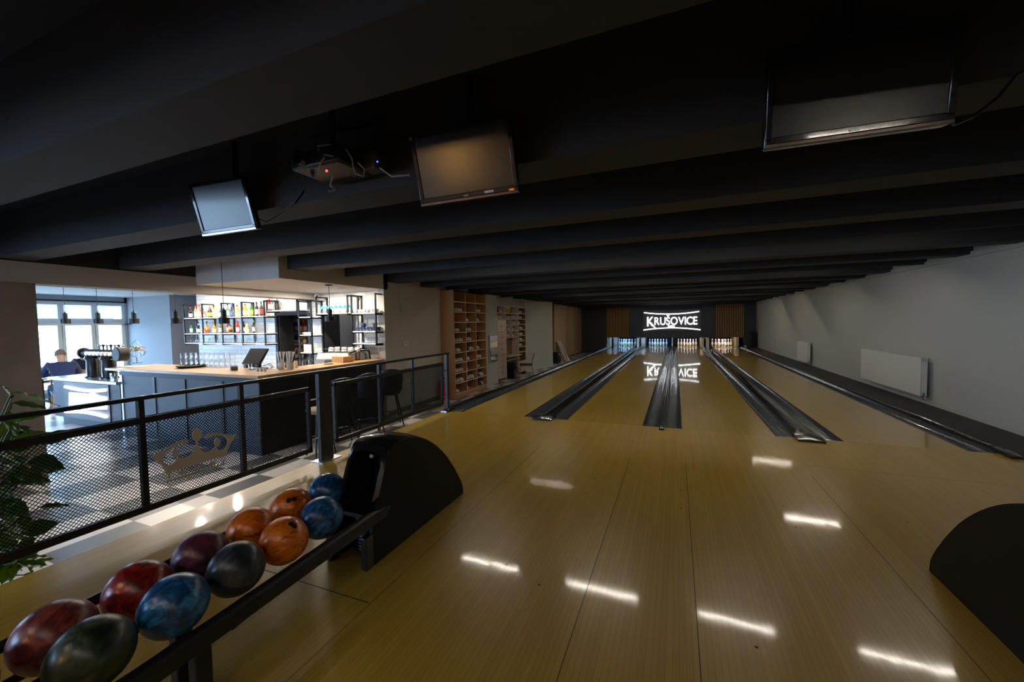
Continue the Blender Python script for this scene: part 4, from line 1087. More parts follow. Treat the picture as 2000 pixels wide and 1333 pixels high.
glass('tumbler', (*B(490, 724), BT), 'stacked clear tumbler just in front of the till screen', 'tumblers in front of the till', True)
glass('tumbler', (*B(496, 725), BT), 'clear tumbler right of another one in front of the till', 'tumblers in front of the till', True)
for k in range(3):
    x, y = B(503+7*k, 726)
    tag(MB().lathe([(.022,0),(.026,.05),(.027,.055),(.024,.055),(.02,.006),(.001,.006)], (x, y, BT), 14).build('measuring_cup', m_steel, angle=50), 'small steel measuring cup, %s from left below the till' % ORD[k], 'cup', 'steel measuring cups')
# straws and paper cutlery bags
for n, (px, lab) in enumerate(((550, 'left holder stuffed with white paper straws and bags on the bar'), (567, 'right holder of kraft paper cutlery bags on the bar'))):
    x, y = B(px, 722)
    t = thing('cutlery_holder', lab, 'holder', (x, y, BT), 0, 'cutlery holders')
    MB().lathe([(.045,0),(.05,.01),(.055,.10),(.05,.10),(.04,.012),(.001,.01)], (0,0,0), 16).build('cup', m_white if n == 0 else m_paper, t, local=True, angle=50)
    for k in range(7):
        a = -.35+.7*k/6+(-.12 if n == 0 else .1)
        Mx = Matrix.Translation((.012*(k-3), .012*((k*3) % 4-1.5), .165)) @ Matrix.Rotation(a*.8, 4, 'Y') @ Matrix.Rotation(.1*((k % 3)-1), 4, 'X')
        MB().obox(Mx, .035 if n else .022, .004, .24).build('paper_bag', m_paper if n or k > 3 else m_white, t, local=True)
x, y = B(578, 719)
t = thing('squeeze_bottle', 'small white squeeze bottle right of the cutlery holders', 'bottle', (x, y, BT))
MB().lathe([(.026,0),(.028,.01),(.028,.10),(.012,.12),(.001,.121)], (0,0,0), 14).build('body', m_white, t, local=True, angle=50)
MB().lathe([(.013,.118),(.012,.135),(.004,.16),(.001,.16)], (0,0,0), 10).build('nozzle', m_black, t, local=True, angle=50)
for k in range(5):
    x, y = B(590+6*k, 716-.9*k)
    glass('tumbler', (x-.10, y, BT), 'small clear glass, %s from left in the row near the tap' % ORD[k], 'small glasses near the tap', k % 2 == 0, s=.72)
x, y = B(622, 712)
t = thing('water_tap', 'black arched water tap behind the bar', 'tap', (x-.35, y+.1, BT-.3))
MB().tube([(x-.35+.12*CO(PI-PI*k/10), y+.1, BT-.02+.11*S(PI*k/10)) for k in range(11)]+[(x-.23, y+.1, BT-.08)], .013, 8).cyl((x-.47, y+.1, BT-.30), (x-.47, y+.1, BT-.02), .013, 8).build('spout', m_black, t, angle=60)
MB().cyl((x-.47,y+.1,BT-.30),(x-.47,y+.1,BT-.26),.03,12).build('base', m_black, t)
x, y = B(662, 708)
t = thing('wooden_box', 'oak box lying on the right end of the bar', 'box', (x+.03, y+.06, BT), -.12)
MB().box(-.16,.16,-.11,.11,0,.018).box(-.16,.16,-.11,-.095,.018,.095).box(-.16,.16,.095,.11,.018,.095).box(-.16,-.145,-.095,.095,.018,.095).box(.145,.16,-.095,.095,.018,.095).build('body', m_top, t, local=True, bevel=.003)
MB().box(-.162,.162,-.112,.112,.095,.108).build('lid', m_top, t, local=True, bevel=.003)
x, y = B(690, 704)
t = thing('cruet_stand', 'small black cruet stand with jars right of the oak box', 'stand', (x+.02, y+.05, BT))
b = MB().box(-.06,.06,-.05,.05,0,.008)
for sx in (-1,1):
    for sy_ in (-1,1): b.box(sx*.055-.004, sx*.055+.004, sy_*.045-.004, sy_*.045+.004, .008, .15)
b.box(-.06,.06,-.05,-.042,.14,.15).box(-.06,.06,.042,.05,.14,.15).build('rack', m_black, t, local=True)
for k, mm in enumerate((LM['white'], LM['red'])):
    MB().lathe([(.022,.009),(.024,.015),(.024,.10),(.001,.105)], (-.028+.055*k, 0, 0), 12).build('jar', mm, t, local=True, angle=50)
x, y = B(645, 712); tag(MB().box(x-.10, x+.02, y-.05, y+.05, BT+.0005, BT+.012).build('coaster_pad', m_black, bevel=.002), 'flat black pad on the bar left of the oak box', 'pad')
for k in range(2):
    x, y = B(247+22*k, 717)
    tag(MB().box(x-.11, x+.12, y-.10, y+.10, BT+.0005, BT+.010).build('menu_card', m_paper, bevel=.002), ['paper menu lying at the far left end of the bar', 'second paper menu on the bar, nearer the tray'][k], 'menu', 'menus on the bar')
# plant in a wire basket at the far end of the bar
x, y = B(250, 713)
t = thing('hanging_basket', 'small wire basket of green and rust plants on the far end of the bar', 'basket', (x-.25, y+.25, BT))
b = MB()
for k in range(12):
    a = 2*PI*k/12; b.tube([(.16*CO(a),.16*S(a),.24),(.12*CO(a),.12*S(a),.16),(.03*CO(a),.03*S(a),.12)], .004, 6)
b.cyl((0,0,0),(0,0,.12),.012,8).lathe([(.09,0),(.09,.012),(.001,.014)],(0,0,0),16).tube([(.16*CO(2*PI*k/24),.16*S(2*PI*k/24),.24) for k in range(25)],.005,6).tube([(-.16,0,.24),(-.17,0,.36),(0,0,.46),(.17,0,.36),(.16,0,.24)],.006,6)
b.build('wire_frame', m_steel, t, local=True, angle=60)
rr = random.Random(3)
for mm, cx in ((m_leaf2, -.06), (mat('rust_leaf', (.35,.13,.03), .5), .07)):
    b = MB()
    for k in range(70):
        c = Vector((cx+rr.gauss(0,.045), rr.gauss(0,.05), .24+rr.random()*.09)); a = rr.random()*6.28; e = Vector((CO(a), S(a), rr.random()*.8)).normalized()*.045; w_ = Vector((-S(a), CO(a), 0))*.014
        b.add([c, c+e*.5+w_, c+e, c+e*.5-w_], [(0,1,2,3)])
    b.build('foliage', mm, t, local=True, angle=0)
# coffee machine on a back counter
t = thing('back_cabinet', 'dark low cabinet under the coffee machine', 'cabinet', (-4.62, .42, Z0))
MB().box(-5.02, -4.22, .10, .70, Z0, .42).build('body', m_barblue, t)
MB().box(-5.03, -4.215, .08, .72, .42, .45).build('top', m_steel, t)
MB().box(-5.0, -4.63, .09, .10, Z0+.1, .40).build('door', m_black, t); MB().box(-4.61, -4.24, .09, .10, Z0+.1, .40).build('door', m_black, t)
cm = thing('coffee_machine', 'steel and white espresso machine at the right end of the bar', 'coffee machine', (-4.63, .38, .45))
fnm = lambda u, v, w_: Vector((-4.63+w_, u, v))
MB().prism([(.12,.46),(.66,.46),(.66,.86),(.52,.93),(.10,.90),(.02,.80),(.10,.72)], fnm, -.36, .36).build('body', m_steel, cm, bevel=.012)
MB().prism([(.06,.80),(.12,.80),(.14,.90),(.10,.915)], fnm, -.39, .39).build('front_panel', mat('pale_green_panel', (.62,.68,.62), .3), cm, bevel=.004)
MB().tube([(-4.265,.10,.90),(-4.235,.30,.955),(-4.220,.62,.93),(-4.200,.68,.46)], .016, 8).tube([(-5.005,.10,.88),(-5.035,.62,.93),(-5.035,.68,.46)], .016, 8).build('side_frame', m_black, cm, angle=60)
MB().box(-4.995,-4.275,.02,.52,.45,.50).build('drip_tray', m_black, cm, bevel=.004)
for x in (-4.815, -4.485):
    gh_ = MB().cyl((x,.10,.76),(x,.10,.70),.04,16).build('group_head', m_chrome, cm); MB().tube([(x,.10,.71),(x,-.03,.69)],.016,8).build('portafilter', m_black, gh_)
MB().tube([(-4.935,.16,.95),(-4.935,.16,.99),(-4.335,.16,.99),(-4.335,.16,.95)], .007, 6).build('cup_rail', m_black, cm)
for k in range(9):
    x = -4.92+.085*k
    glass('cup', (x, .33+.09*(k % 2), .932), 'white cup on top of the coffee machine, %s from left' % ORD[k], 'cups on the coffee machine', k % 2 == 0, m_white, 'cup', 'cup', 1.15)
for k in range(3):
    x, y = B(668+4*k, 702)
    glass('tumbler', (x-.09, y+.10, BT), 'tall clear glass, %s from left behind the oak box' % ORD[k], 'glasses behind the oak box', False, s=1.5)

# security camera under the soffit
q = P(620.5, 578, Y=.70)
t = thing('security_camera', 'white ball security camera under the soffit corner above the doorway', 'camera', (q.x, .70, 2.145))
MB().lathe([(.05,2.145),(.05,2.12),(.03,2.11)], (q.x,.68,0), 16).build('base', m_white, t, angle=50)
MB().sphere((q.x,.68,2.075), .055, 20).build('housing', m_white, t, angle=60)
v = (CAM-Vector((q.x,.68,2.075))).normalized()
MB().cyl(Vector((q.x,.68,2.075))+v*.045, Vector((q.x,.68,2.075))+v*.058, .028, 16).build('lens', m_black, t)

# ------------------------------------------------------------------ pendant lamps
def pendant(px, y, zceil, label, first=None):
    q = P(px, 632, Y=y)
    x, zb = q.x, P(px, {645: 628}.get(px, 632.5), Y=y).z
    t = thing('pendant_lamp', label, 'pendant lamp', (x, y, zceil), 0, 'black pendant lamps')
    MB().lathe([(.06, zceil-.018), (.06, zceil)], (x, y, 0), 20).build('canopy', m_black, t, angle=50)
    MB().cyl((x,y,zceil-.018),(x,y,zb+.21), .0045, 6).build('cord', m_black, t)
    MB().lathe([(.011,zb+.235),(.013,zb+.21),(.036,zb+.205),(.036,zb+.095),(.075,zb+.09),(.075,zb),(.070,zb),(.070,zb+.082),(.001,zb+.084)], (x, y, 0), 24).build('shade', m_black, t, angle=40)
    MB().sphere((x,y,zb+.04), .032, 14).build('bulb', m_lampw, [q for q in kids(t) if q.name.startswith('shade')][0], angle=60)
pendant(645, -.50, 2.145, 'black pendant lamp above the right run of the bar')
pendant(438, -1.74, SZ, 'black pendant lamp hanging in front of the blue lit soffit')
pendant(344, -1.70, 2.42, 'black pendant lamp in front of the grey wall left of the bottles')
pendant(262, -1.55, 2.42, 'black pendant lamp beside the right edge of the windows')
pendant(192, -1.55, 2.42, 'black pendant lamp in front of the right window pane')
pendant(128, -1.70, 2.42, 'black pendant lamp at the far left, before the middle window')
q = P(258, 600, D=12.5)
t = thing('pendant_lamp', 'wide brim pendant lamp over a table far left, by the window edge', 'pendant lamp', (q.x, q.y, 2.42))
zb = P(258, 634, D=12.5).z
MB().lathe([(.06,2.405),(.06,2.42)],(q.x,q.y,0),16).build('canopy', m_black, t, angle=50)
MB().cyl((q.x,q.y,2.405),(q.x,q.y,zb+.10),.005,6).build('cord', m_black, t)
MB().lathe([(.03,zb+.10),(.05,zb+.06),(.24,zb+.0),(.235,zb-.004),(.05,zb+.045),(.001,zb+.05)],(q.x,q.y,0),24).build('shade', m_black, t, angle=50)
MB().sphere((q.x,q.y,zb+.005),.045,14).build('bulb', m_lampw, t, angle=60)

# ------------------------------------------------------------------ shoe cabinets
def shoe_mesh(b, m0=0):
    n = 10; rows = []
    #  y: heel 0 -> toe .27 ; sections
    for y, w_, h in ((0,.02,.05),(.01,.032,.085),(.05,.036,.105),(.10,.034,.10),(.15,.037,.075),(.20,.045,.058),(.245,.04,.045),(.27,.02,.03)):
        rows.append([Vector((w_*CO(PI*k/(n-1)), y, .012+(h-.012)*S(PI*k/(n-1))**.6)) for k in range(n)])
    b.grid(rows, m0); b.add(rows[0], [tuple(range(n))], m0); b.add(rows[-1], [tuple(range(n))], m0)
    b.prism([(.0,-.002),(.036,.02),(.038,.10),(.047,.20),(.04,.25),(.0,.275),(-.04,.25),(-.047,.20),(-.038,.10),(-.036,.02)], lambda u, v, w2: Vector((u, v, w2)), 0, .014, 1)
    return b
sw = shoe_mesh(MB()).build('bowling_shoe', [m_shoe, m_sole], angle=50)
sbk = shoe_mesh(MB()).build('bowling_shoe', [m_sole, m_shoe], angle=50)
used = {'w': False, 'b': False}
def shoe(kind, x, y, z, rz, label, group, s=.92):
    src = sw if kind == 'w' else sbk
    o = src if not used[kind] else dup(src, (x,y,z)); used[kind] = True
    o.location = (x,y,z+.0008); o.rotation_euler = (0,0,rz); o.scale = (s,s,s)
    tag(o, label, 'shoe', group)
CX = -3.47; CY0, CY1 = 2.69, 4.45
sc1 = thing('shoe_cabinet', 'tall open alder shoe cabinet with three columns of pigeonholes', 'cabinet', (-3.65, 3.5, Z0))
CT = 2.255
MB().box(WL+.002, CX, CY0, CY0+.03, Z0, CT).box(WL+.002, CX, CY1-.03, CY1, Z0, CT).box(WL+.002, CX, CY0+.03, CY1-.03, CT-.03, CT).box(WL+.002, CX-.01, CY0+.03, CY1-.03, Z0, Z0+.11).build('carcass', m_wood, sc1)
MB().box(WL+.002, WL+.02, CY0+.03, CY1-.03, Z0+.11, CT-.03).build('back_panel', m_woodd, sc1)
cw = (CY1-CY0-.06)/3; rh = (CT-.03-(Z0+.11))/10
for k in (1,2): MB().box(WL+.02, CX-.002, CY0+.03+cw*k-.011, CY0+.03+cw*k+.011, Z0+.11, CT-.03).build('divider', m_wood, sc1)
for r in range(10):
    for c in range(3):
        z = Z0+.11+rh*r
        o = MB().box(WL+.02, CX-.002, CY0+.03+cw*c+.011, CY0+.03+cw*(c+1)-.011, z-.009 if r else z, z+.011).build('shelf', m_wood, sc1)
MB().box(CX-.002, CX, CY0+.03, CY1-.03, CT-.03, CT).build('edge_band', m_edge, sc1)
for r in range(10):
    z = Z0+.11+rh*r
    MB().box(CX-.003, CX+.0005, CY0+.03, CY1-.03, z-.009, z+.012).build('edge_band', m_edge, sc1)
for k in (1,2): MB().box(CX-.003, CX+.0004, CY0+.03+cw*k-.011, CY0+.03+cw*k+.011, Z0+.11, CT-.03).build('edge_band', m_edge, sc1)
# cell contents from the top row down: w white, b black, - gap
cells = [['','',''],['wwww','w','www'],['','ww','bw'],['ww','www','w'],['wwww','www','bb'],['ww','bbww','ww'],['wwww','ww','www'],['wwww','w','ww'],['wwww','wwww','wbww'],['w','w','bbw']]
off = {(1,1):0,(2,1):0,(3,0):.1,(3,2):0,(5,0):.12,(9,0):.12,(9,1):.05,(9,2):.12,(7,1):.02}
for r, row in enumerate(cells):
    for c, s_ in enumerate(row):
        z = Z0+.11+rh*(9-r)+.0115
        for k, ch in enumerate(s_):
            y = CY0+.03+cw*c+.075+off.get((r,c), .03 if len(s_) < 4 else 0)+.112*k+(.03 if k > 1 and len(s_) > 3 else 0)
            y = min(y, CY0+.03+cw*(c+1)-.06)
            nm = 'white' if ch == 'w' else 'black'
            shoe(ch, CX-.04, y, z, PI/2+random.uniform(-.12,.12), '%s bowling shoe, %s from left in the %s column, %s row down, tall alder cabinet' % (nm, ORD[k], ['left','middle','right'][c], ORD[r]), 'shoes in the tall alder cabinet')
# steel dispenser on the pillar
d0, d1 = P(953, 660, X=XC), P(967.5, 654, X=XC)
zb, zt = P(955, 708, X=XC).z, P(965, 655, X=XC).z
t = thing('wall_dispenser', 'brushed steel box fixed to the pale pillar between the cabinets', 'dispenser', (XC, d0.y, zb))
MB().box(XC, XC+.07, d0.y, d1.y, zb, zt).build('housing', m_steel, t, bevel=.008)
for k, (u0, u1) in enumerate(((.02,.2),(.24,.5),(.54,.75),(.79,.98))): MB().box(XC+.07, XC+.076+.02*(k == 1), d0.y+.03, d1.y-.03, zb+(zt-zb)*u0, zb+(zt-zb)*u1).build('front_plate', m_steel if k % 2 else m_chrome, t, bevel=.006)
# second cabinet
DX = -3.57; DY0, DY1 = 5.42, 7.95; DT = P(975, 597, X=DX).z
sc2 = thing('shoe_cabinet', 'wide white edged cabinet of shelves, doors and a desk niche', 'cabinet', (-3.7, 6.7, Z0))
def Yp(px): return P(px, 650, X=DX).y
def Zp(px, py): return P(px, py, X=DX).z
ya_, yb_, yc_ = Yp(988.5), Yp(1012.7), DY1
z1, z2 = Zp(972+2, 611.5), Zp(972+2, 624)
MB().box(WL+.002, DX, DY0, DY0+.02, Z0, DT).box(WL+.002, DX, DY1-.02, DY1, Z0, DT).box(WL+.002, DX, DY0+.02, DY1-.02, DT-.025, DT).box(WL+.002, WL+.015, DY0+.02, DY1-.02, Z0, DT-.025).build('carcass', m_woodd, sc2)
b = MB()
for z in (z1, z2): b.box(WL+.02, DX+.002, DY0+.02, DY1-.02, z-.012, z+.012)
for yv in (ya_, yb_): b.box(WL+.02, DX+.002, yv-.012, yv+.012, z2-.0, DT-.025)
b.box(WL+.02, DX+.002, ya_-.012, ya_+.012, Z0, z2).box(WL+.02, DX+.002, yb_-.012, yb_+.012, Z0, z2)
zr = [Zp(1020, p_) for p_ in (634, 644.5, 656, 666.5, 677.5, 688)]
for z in zr: b.box(WL+.02, DX+.002, yb_+.012, DY1-.02, z-.012, z+.010)
zm = [Zp(1000, p_) for p_ in (636, 647, 659.5)]
ym = Yp(1000.5)
for z in zm: b.box(WL+.02, DX+.002, ya_+.012, yb_-.012, z-.012, z+.010)
b.box(WL+.02, DX+.002, ym-.01, ym+.01, zm[2]+.01, z2-.012)
b.box(DX-.02, DX+.003, DY0, DY1, DT-.028, DT+.001).box(DX-.02, DX+.003, DY0, DY0+.022, Z0, DT).box(DX-.02, DX+.003, DY1-.022, DY1, Z0, DT)
b.build('shelf_boards', m_edge, sc2, angle=0)
zd = Zp(1000, 695); zk = Zp(1000, 702)
MB().box(WL+.02, DX+.12, ya_+.012, yb_-.012, zd-.02, zd).box(WL+.02, DX+.06, ya_+.012, yb_-.012, zk-.015, zk).build('desk_board', m_edge, sc2)
n = 5
hd = (z2-.02-(Z0+.09))/n
ymid = (DY0+ya_)/2
for r in range(n):
    for c in range(2):
        y0, y1 = (DY0+.024, ymid-.003) if c == 0 else (ymid+.003, ya_-.014)
        o = MB().box(DX-.016, DX+.006, y0, y1, Z0+.09+hd*r+.003, Z0+.09+hd*(r+1)-.003).build('cabinet_door', m_door, sc2, bevel=.002)
        yk = y1-.05 if c == 0 else y0+.05
        MB().sphere((DX+.018, yk, Z0+.09+hd*(r+.5)), .014, 10).build('knob', m_steel, o)
o = MB().box(DX-.016, DX+.006, yb_+.02, DY1-.03, Z0+.09, zr[5]-.30).build('cabinet_door', m_door, sc2, bevel=.002)
MB().sphere((DX+.018, yb_+.10, Z0+.55), .014, 10).build('knob', m_steel, o)
def put(y, z, k, lab, kind='w', rz=0): shoe(kind, DX-.05, y, z+.0125, PI/2+rz, '%s bowling shoe, %s' % ('white' if kind == 'w' else 'black', lab), 'shoes in the wide cabinet')
tops = [(982,z1,1,'alone on the top left shelf','w')]
for k, px in enumerate((1015,1018.5,1021.5)): put(Yp(px), z1, 0, '%s from left on the top right shelf of the wide cabinet' % ORD[k])
put(Yp(982.5), z1, 0, 'alone on the top left shelf of the wide cabinet'); put(Yp(977.5), z1, 0, 'in shade on the top left shelf of the wide cabinet', 'b')
for k, px in enumerate((975,978.5,981.5,984)): put(Yp(px), z2, 0, '%s from left on the second left shelf of the wide cabinet' % ORD[k])
for k, px in enumerate((995.5,998,1003.5,1006,1008.5)): put(Yp(px), z2, 0, '%s from left on the second middle shelf of the wide cabinet' % ORD[k])
for k, px in enumerate((1018.5,1022)): put(Yp(px), z2, 0, '%s from left on the second right shelf of the wide cabinet' % ORD[k])
for r, (pxs) in enumerate(((992,1007,1009),(996,998,1004.5),(994,997,1001.5,1005))):
    for k, px in enumerate(pxs): put(Yp(px), zm[r], 0, '%s from left in pigeonhole row %s above the desk' % (ORD[k], ['one','two','three'][r]))
for r, pxs in enumerate(((1015.5,1018),(1014.5,1020,1022.5),(1016,1019,1022.5),(1014.5,1020,1022),(1015,1018,1021.5))):
    for k, px in enumerate(pxs): put(Yp(px), zr[r], 0, '%s from left in the narrow right column, %s shelf down, wide cabinet' % (ORD[k], ORD[r+2]))
q = P(991, 604, X=DX-.08)
t = thing('safety_helmet', 'round yellow ball shaped helmet on the top shelf', 'helmet', (DX-.10, q.y, z1+.013))
MB().sphere((DX-.10, q.y, z1+.013+.125), .125, 24).build('shell', m_yellow, t, angle=60); MB().lathe([(.125,z1+.10),(.135,z1+.10),(.13,z1+.115)],(DX-.10,q.y,0),24).build('brim', m_black, t, angle=60)
# chair and computer at the desk
q = P(1003, 738, Z=Z0)
def chair(name, label, loc, rz, wood, seatm, group=None):
    t = thing(name, label, 'chair', loc, rz, group)
    for sx in (-1,1):
        MB().tube([(sx*.17,-.18,.44),(sx*.20,-.21,0)],[.019,.013],8).build('leg', wood, t, local=True)
        MB().tube([(sx*.18,.25,0),(sx*.165,.19,.44),(sx*.165,.21,.62),(sx*.17,.26,.80)],[.013,.02,.018,.014],8).build('rear_leg', wood, t, local=True, angle=60)
    MB().box(-.19,.19,-.20,.20,.40,.44).build('seat_frame', wood, t, local=True, bevel=.004)
    MB().box(-.205,.205,-.22,.20,.44,.48).build('seat', seatm, t, local=True, bevel=.015)
    rows = [[Vector((x*.19, .235+.03*(z-.66)/.16-.035*(1-x*x)*-1*.6, z)) for x in (-1,-.6,-.2,.2,.6,1)] for z in (.66,.72,.78,.82)]
    bk = [[v+Vector((0,.016,0)) for v in r] for r in rows]
    MB().grid(rows).grid(bk).grid([rows[0],bk[0]]).grid([rows[-1],bk[-1]]).grid([[r[0] for r in rows],[r[0] for r in bk]]).grid([[r[-1] for r in rows],[r[-1] for r in bk]]).build('backrest', wood, t, local=True, angle=50)
    return t
m_chairw = wood_mat('beech_chair', (.40,.19,.07), (.55,.30,.13), 'Z')
chair('dining_chair', 'wooden chair with a dark seat at the desk of the wide cabinet', (-3.08, 6.62, Z0), PI*.5+PI+.35, m_chairw, m_black)
t = thing('computer_tower', 'black computer tower under the desk of the wide cabinet', 'computer', (-3.66, 6.75, Z0))
MB().box(-3.80, -3.40, 6.35, 6.58, Z0, Z0+.52).build('case', m_black, t, bevel=.006); MB().box(-3.40,-3.392,6.37,6.56,Z0+.05,Z0+.48).build('front_panel', m_blackp, t)
for y in (6.43, 6.50): MB().cyl((-3.392,y,Z0+.44),(-3.386,y,Z0+.44),.012,10).build('button', m_white, t)

# wooden closet wall, leaning board and small box
y0c = P(1083, 650, X=-3.69).y
t = thing('wooden_closet', 'tall oak plank closet along the far left wall', 'closet', (-3.75, 15, Z0))
MB().box(WL+.002, -3.72, y0c, 17.85, Z0, 2.25).build('carcass', m_woodd, t)
edges = [y0c]+[P(px, 650, X=-3.69).y for px in (1092.5,1105,1112,1121)]+[17.85]
tone = [0,0,1,0,1]
m_woodp2 = wood_mat('oak_panel_dark', (.36,.20,.10), (.52,.33,.18), 'Z')
for k in range(5): MB().box(-3.72, -3.69, edges[k]+.004, edges[k+1]-.004, Z0+.06, 2.25).build('closet_door', m_woodp2 if tone[k] else m_woodp, t, bevel=.003)
q0 = P(1103.5, 706, Z=Z0); 
t = tag(MB().prism([(-.17,0),(-.05,0),(-.05,.52),(.05,.52),(.05,0),(.17,0),(.17,1.05),(-.17,1.05)], lambda u, v, w_: Vector((-3.20-.42*v+w_, 12.55+u*1.9, Z0+v*.9)), 0, .02).build('leaning_board', m_edge), 'pale board with a slot leaning against the oak closet', 'board')
t = thing('speaker_box', 'small black box on the floor left of the leaning board', 'box', (-3.45, 11.5, Z0))
MB().box(-3.62,-3.32,11.25,11.75,Z0,Z0+.50).build('case', m_black, t, bevel=.008); MB().box(-3.32,-3.312,11.45,11.6,Z0+.36,Z0+.44).build('label_plate', m_edge, t); MB().box(-3.32,-3.314,11.3,11.7,Z0+.05,Z0+.2).build('vent', m_pit, t)

# wall fittings near the bar
q = P(791.5, 671.5, X=WL)
t = thing('thermostat', 'small cream thermostat on the wall right of the bar opening', 'thermostat', (WL, q.y, q.z))
MB().box(WL, WL+.025, q.y-.08, q.y+.08, q.z-.045, q.z+.045).build('case', m_cream, t, bevel=.006); MB().box(WL+.025, WL+.028, q.y-.03, q.y+.05, q.z-.01, q.z+.025).build('display', m_steel, t)
q = P(778, 556, X=WL); q2 = P(782, 612, X=WL)
t = thing('cable_conduit', 'pale hanging cable loop high on the wall right of the bar', 'cable', (WL, q.y, q2.z))
MB().tube([(WL+.02, P(777,553,X=WL).y, P(777,553,X=WL).z), (WL+.03, P(779,580,X=WL).y, P(779,580,X=WL).z), (WL+.03, P(783,606,X=WL).y, P(783,606,X=WL).z), (WL+.03, q2.y-.03, q2.z), (WL+.03, P(779,606,X=WL).y, P(779,606,X=WL).z+.01)], .011, 8).build('cable', m_wallr, t, angle=60)
MB().box(WL, WL+.05, q.y-.05, q.y+.10, q.z-.02, q.z+.05).build('junction_box', m_wallr, t, bevel=.004)
q = P(866.5, 778, Y=2.45)
t = thing('fire_extinguisher', 'red fire extinguisher beside the tall alder cabinet, behind the railing post', 'fire extinguisher', (-3.72, 2.50, Z0))
MB().lathe([(.07,0),(.08,.02),(.08,.40),(.06,.46),(.025,.49),(.025,.52),(.001,.52)], (0,0,0), 18).build('cylinder', m_red2, t, local=True, angle=50)
MB().box(-.03,.05,-.02,.02,.52,.56).build('valve', m_black, t, local=True); MB().tube([(.05,0,.54),(.11,0,.48),(.10,0,.15)],.012,8).build('hose', m_black, t, local=True, angle=60)
# ------------------------------------------------------------------ screens hung from the ceiling
def tv(label, c, rot, w, h, logo=None, name='television'):
    t = thing(name, label, 'screen', c); t.rotation_euler = rot
    bz = .022
    MB().box(-w/2, w/2, 0, .05, -h/2, h/2).build('housing', m_bez, t, local=True, bevel=.008)
    b = MB().box(-w/2, w/2, -.010, 0, h/2-bz, h/2).box(-w/2, w/2, -.010, 0, -h/2+.014, -h/2+bz+.016).box(-w/2, -w/2+bz, -.010, 0, -h/2+bz, h/2-bz).box(w/2-bz, w/2, -.010, 0, -h/2+bz, h/2-bz)
    b.build('bezel', m_bez, t, local=True, bevel=.003)
    o = MB().box(-w/2, w/2, -.012, .0, -h/2, -h/2+.014).build('lower_trim', mat('bezel_trim', (.16,.12,.11), .25, metal=.6), t, local=True, bevel=.002)
    MB().box(-w/2+bz, w/2-bz, -.004, -.001, -h/2+bz+.016, h/2-bz).build('screen', m_screen, t, local=True)
    Ri = Euler(rot).to_matrix().inverted()
    zt = SZ-c[2]
    b = MB(); up_ = Ri @ Vector((0,.10,zt)); bk = Ri @ Vector((0,.10,.02))
    b.tube([Vector((0,.05,0)), bk, up_], .02, 8).obox(Matrix.Translation((0,.055,0)), .14, .012, .14)
    b.build('bracket', m_black, t, local=True, angle=50)
    if logo:
        vs, fs = text_mesh(logo[0], logo[1], ext=.0005)
        x0 = min(v.x for v in vs)
        bzl_ = [q for q in kids(t) if q.name.startswith('bezel')][0]
        MB().add([(logo[2]+v.x-x0, -.0112-v.z, -h/2+.019+v.y) for v in vs], fs).build('maker_name', m_white, bzl_, local=True, angle=0)
    return t
tvr = tv('large dark screen hanging at the upper right', (2.081,-3.832,2.279), (.152,-.021,.108), .58, .348, ('iiyama', .014, -.02))
tvm = tv('dark screen with an orange sticker, hanging in the middle', (.448,-3.818,2.274), (.269,-.023,.073), .56, .36, ('ASUS', .011, -.02))
MB().box(.235,.262,-.0125,-.010,-.165,-.157).build('orange_sticker', emis('orange_sticker', (1,.25,.02), .35), tvm, local=True)
MB().box(-.28,-.268,-.0125,-.010,.155,.168).build('blue_sticker', mat('blue_sticker', (.05,.25,.6), .5), tvm, local=True)
MB().box(.10,.15,-.0125,-.010,-.160,-.148).build('white_sticker', mat('white_sticker', (.6,.55,.6), .5), tvm, local=True)
tvl = tv('small grey lit screen hanging at the left', (-1.458,-3.828,2.284), (.211,-.069,.229), .437, .3515)
for o in kids(tvl):
    if o.name.startswith('screen'): o.data.materials[0] = mat('matte_screen', (.05,.06,.065), .33, spec=.9, coat=.4, coatr=.3)
    if o.name.startswith('lower_trim'): o.data.materials[0] = m_chrome
def cable(pts, label, r=.006, m=None):
    return tag(MB().tube(pts, r, 8).build('cable', m or m_black, angle=60), label, 'cable')
cable([P(1862,244,Y=-3.78), P(1900,228,Y=-3.72), P(1950,190,Y=-3.66), P(1985,147,Y=-3.66), P(2005,138,Y=-3.66)], 'black cable curving from the upper right screen')
cable([P(506,428,Y=-3.72), P(520,434,Y=-3.66), P(545,420,Y=-3.62), P(575,396,Y=-3.66), P(592,372,Y=-3.66)], 'black cable trailing right of the left screen')
# projector with its wiring on the beam
pj_ = thing('projector', 'black projector with wiring and small red and blue lights on the beam', 'projector', (-.44,-3.8,2.40))
MB().box(-.60,-.24,-3.98,-3.70,2.345,2.445).build('housing', m_black, pj_, bevel=.015)
MB().cyl((-.50,-3.985,2.395),(-.50,-4.02,2.395),.04,18).build('lens', m_blackp, pj_)
b = MB(); a, c = P(605,270,Y=-3.72), P(735,239,Y=-3.72); b.bar(a, c, .018, .012); b.build('mounting_rail', mat('dull_steel', (.10,.10,.10), .4, metal=1), pj_)
MB().cyl((-.44,-3.82,2.445),(-.44,-3.82,SZ),.018,10).build('ceiling_pole', m_black, pj_)
MB().box(*(lambda q: (q.x-.07,q.x+.07,-3.80,-3.70,q.z-.05,q.z+.05))(P(725,320,Y=-3.75))).build('power_box', mat('dark_grey_box', (.05,.05,.055), .5), pj_, bevel=.006)
b = MB()
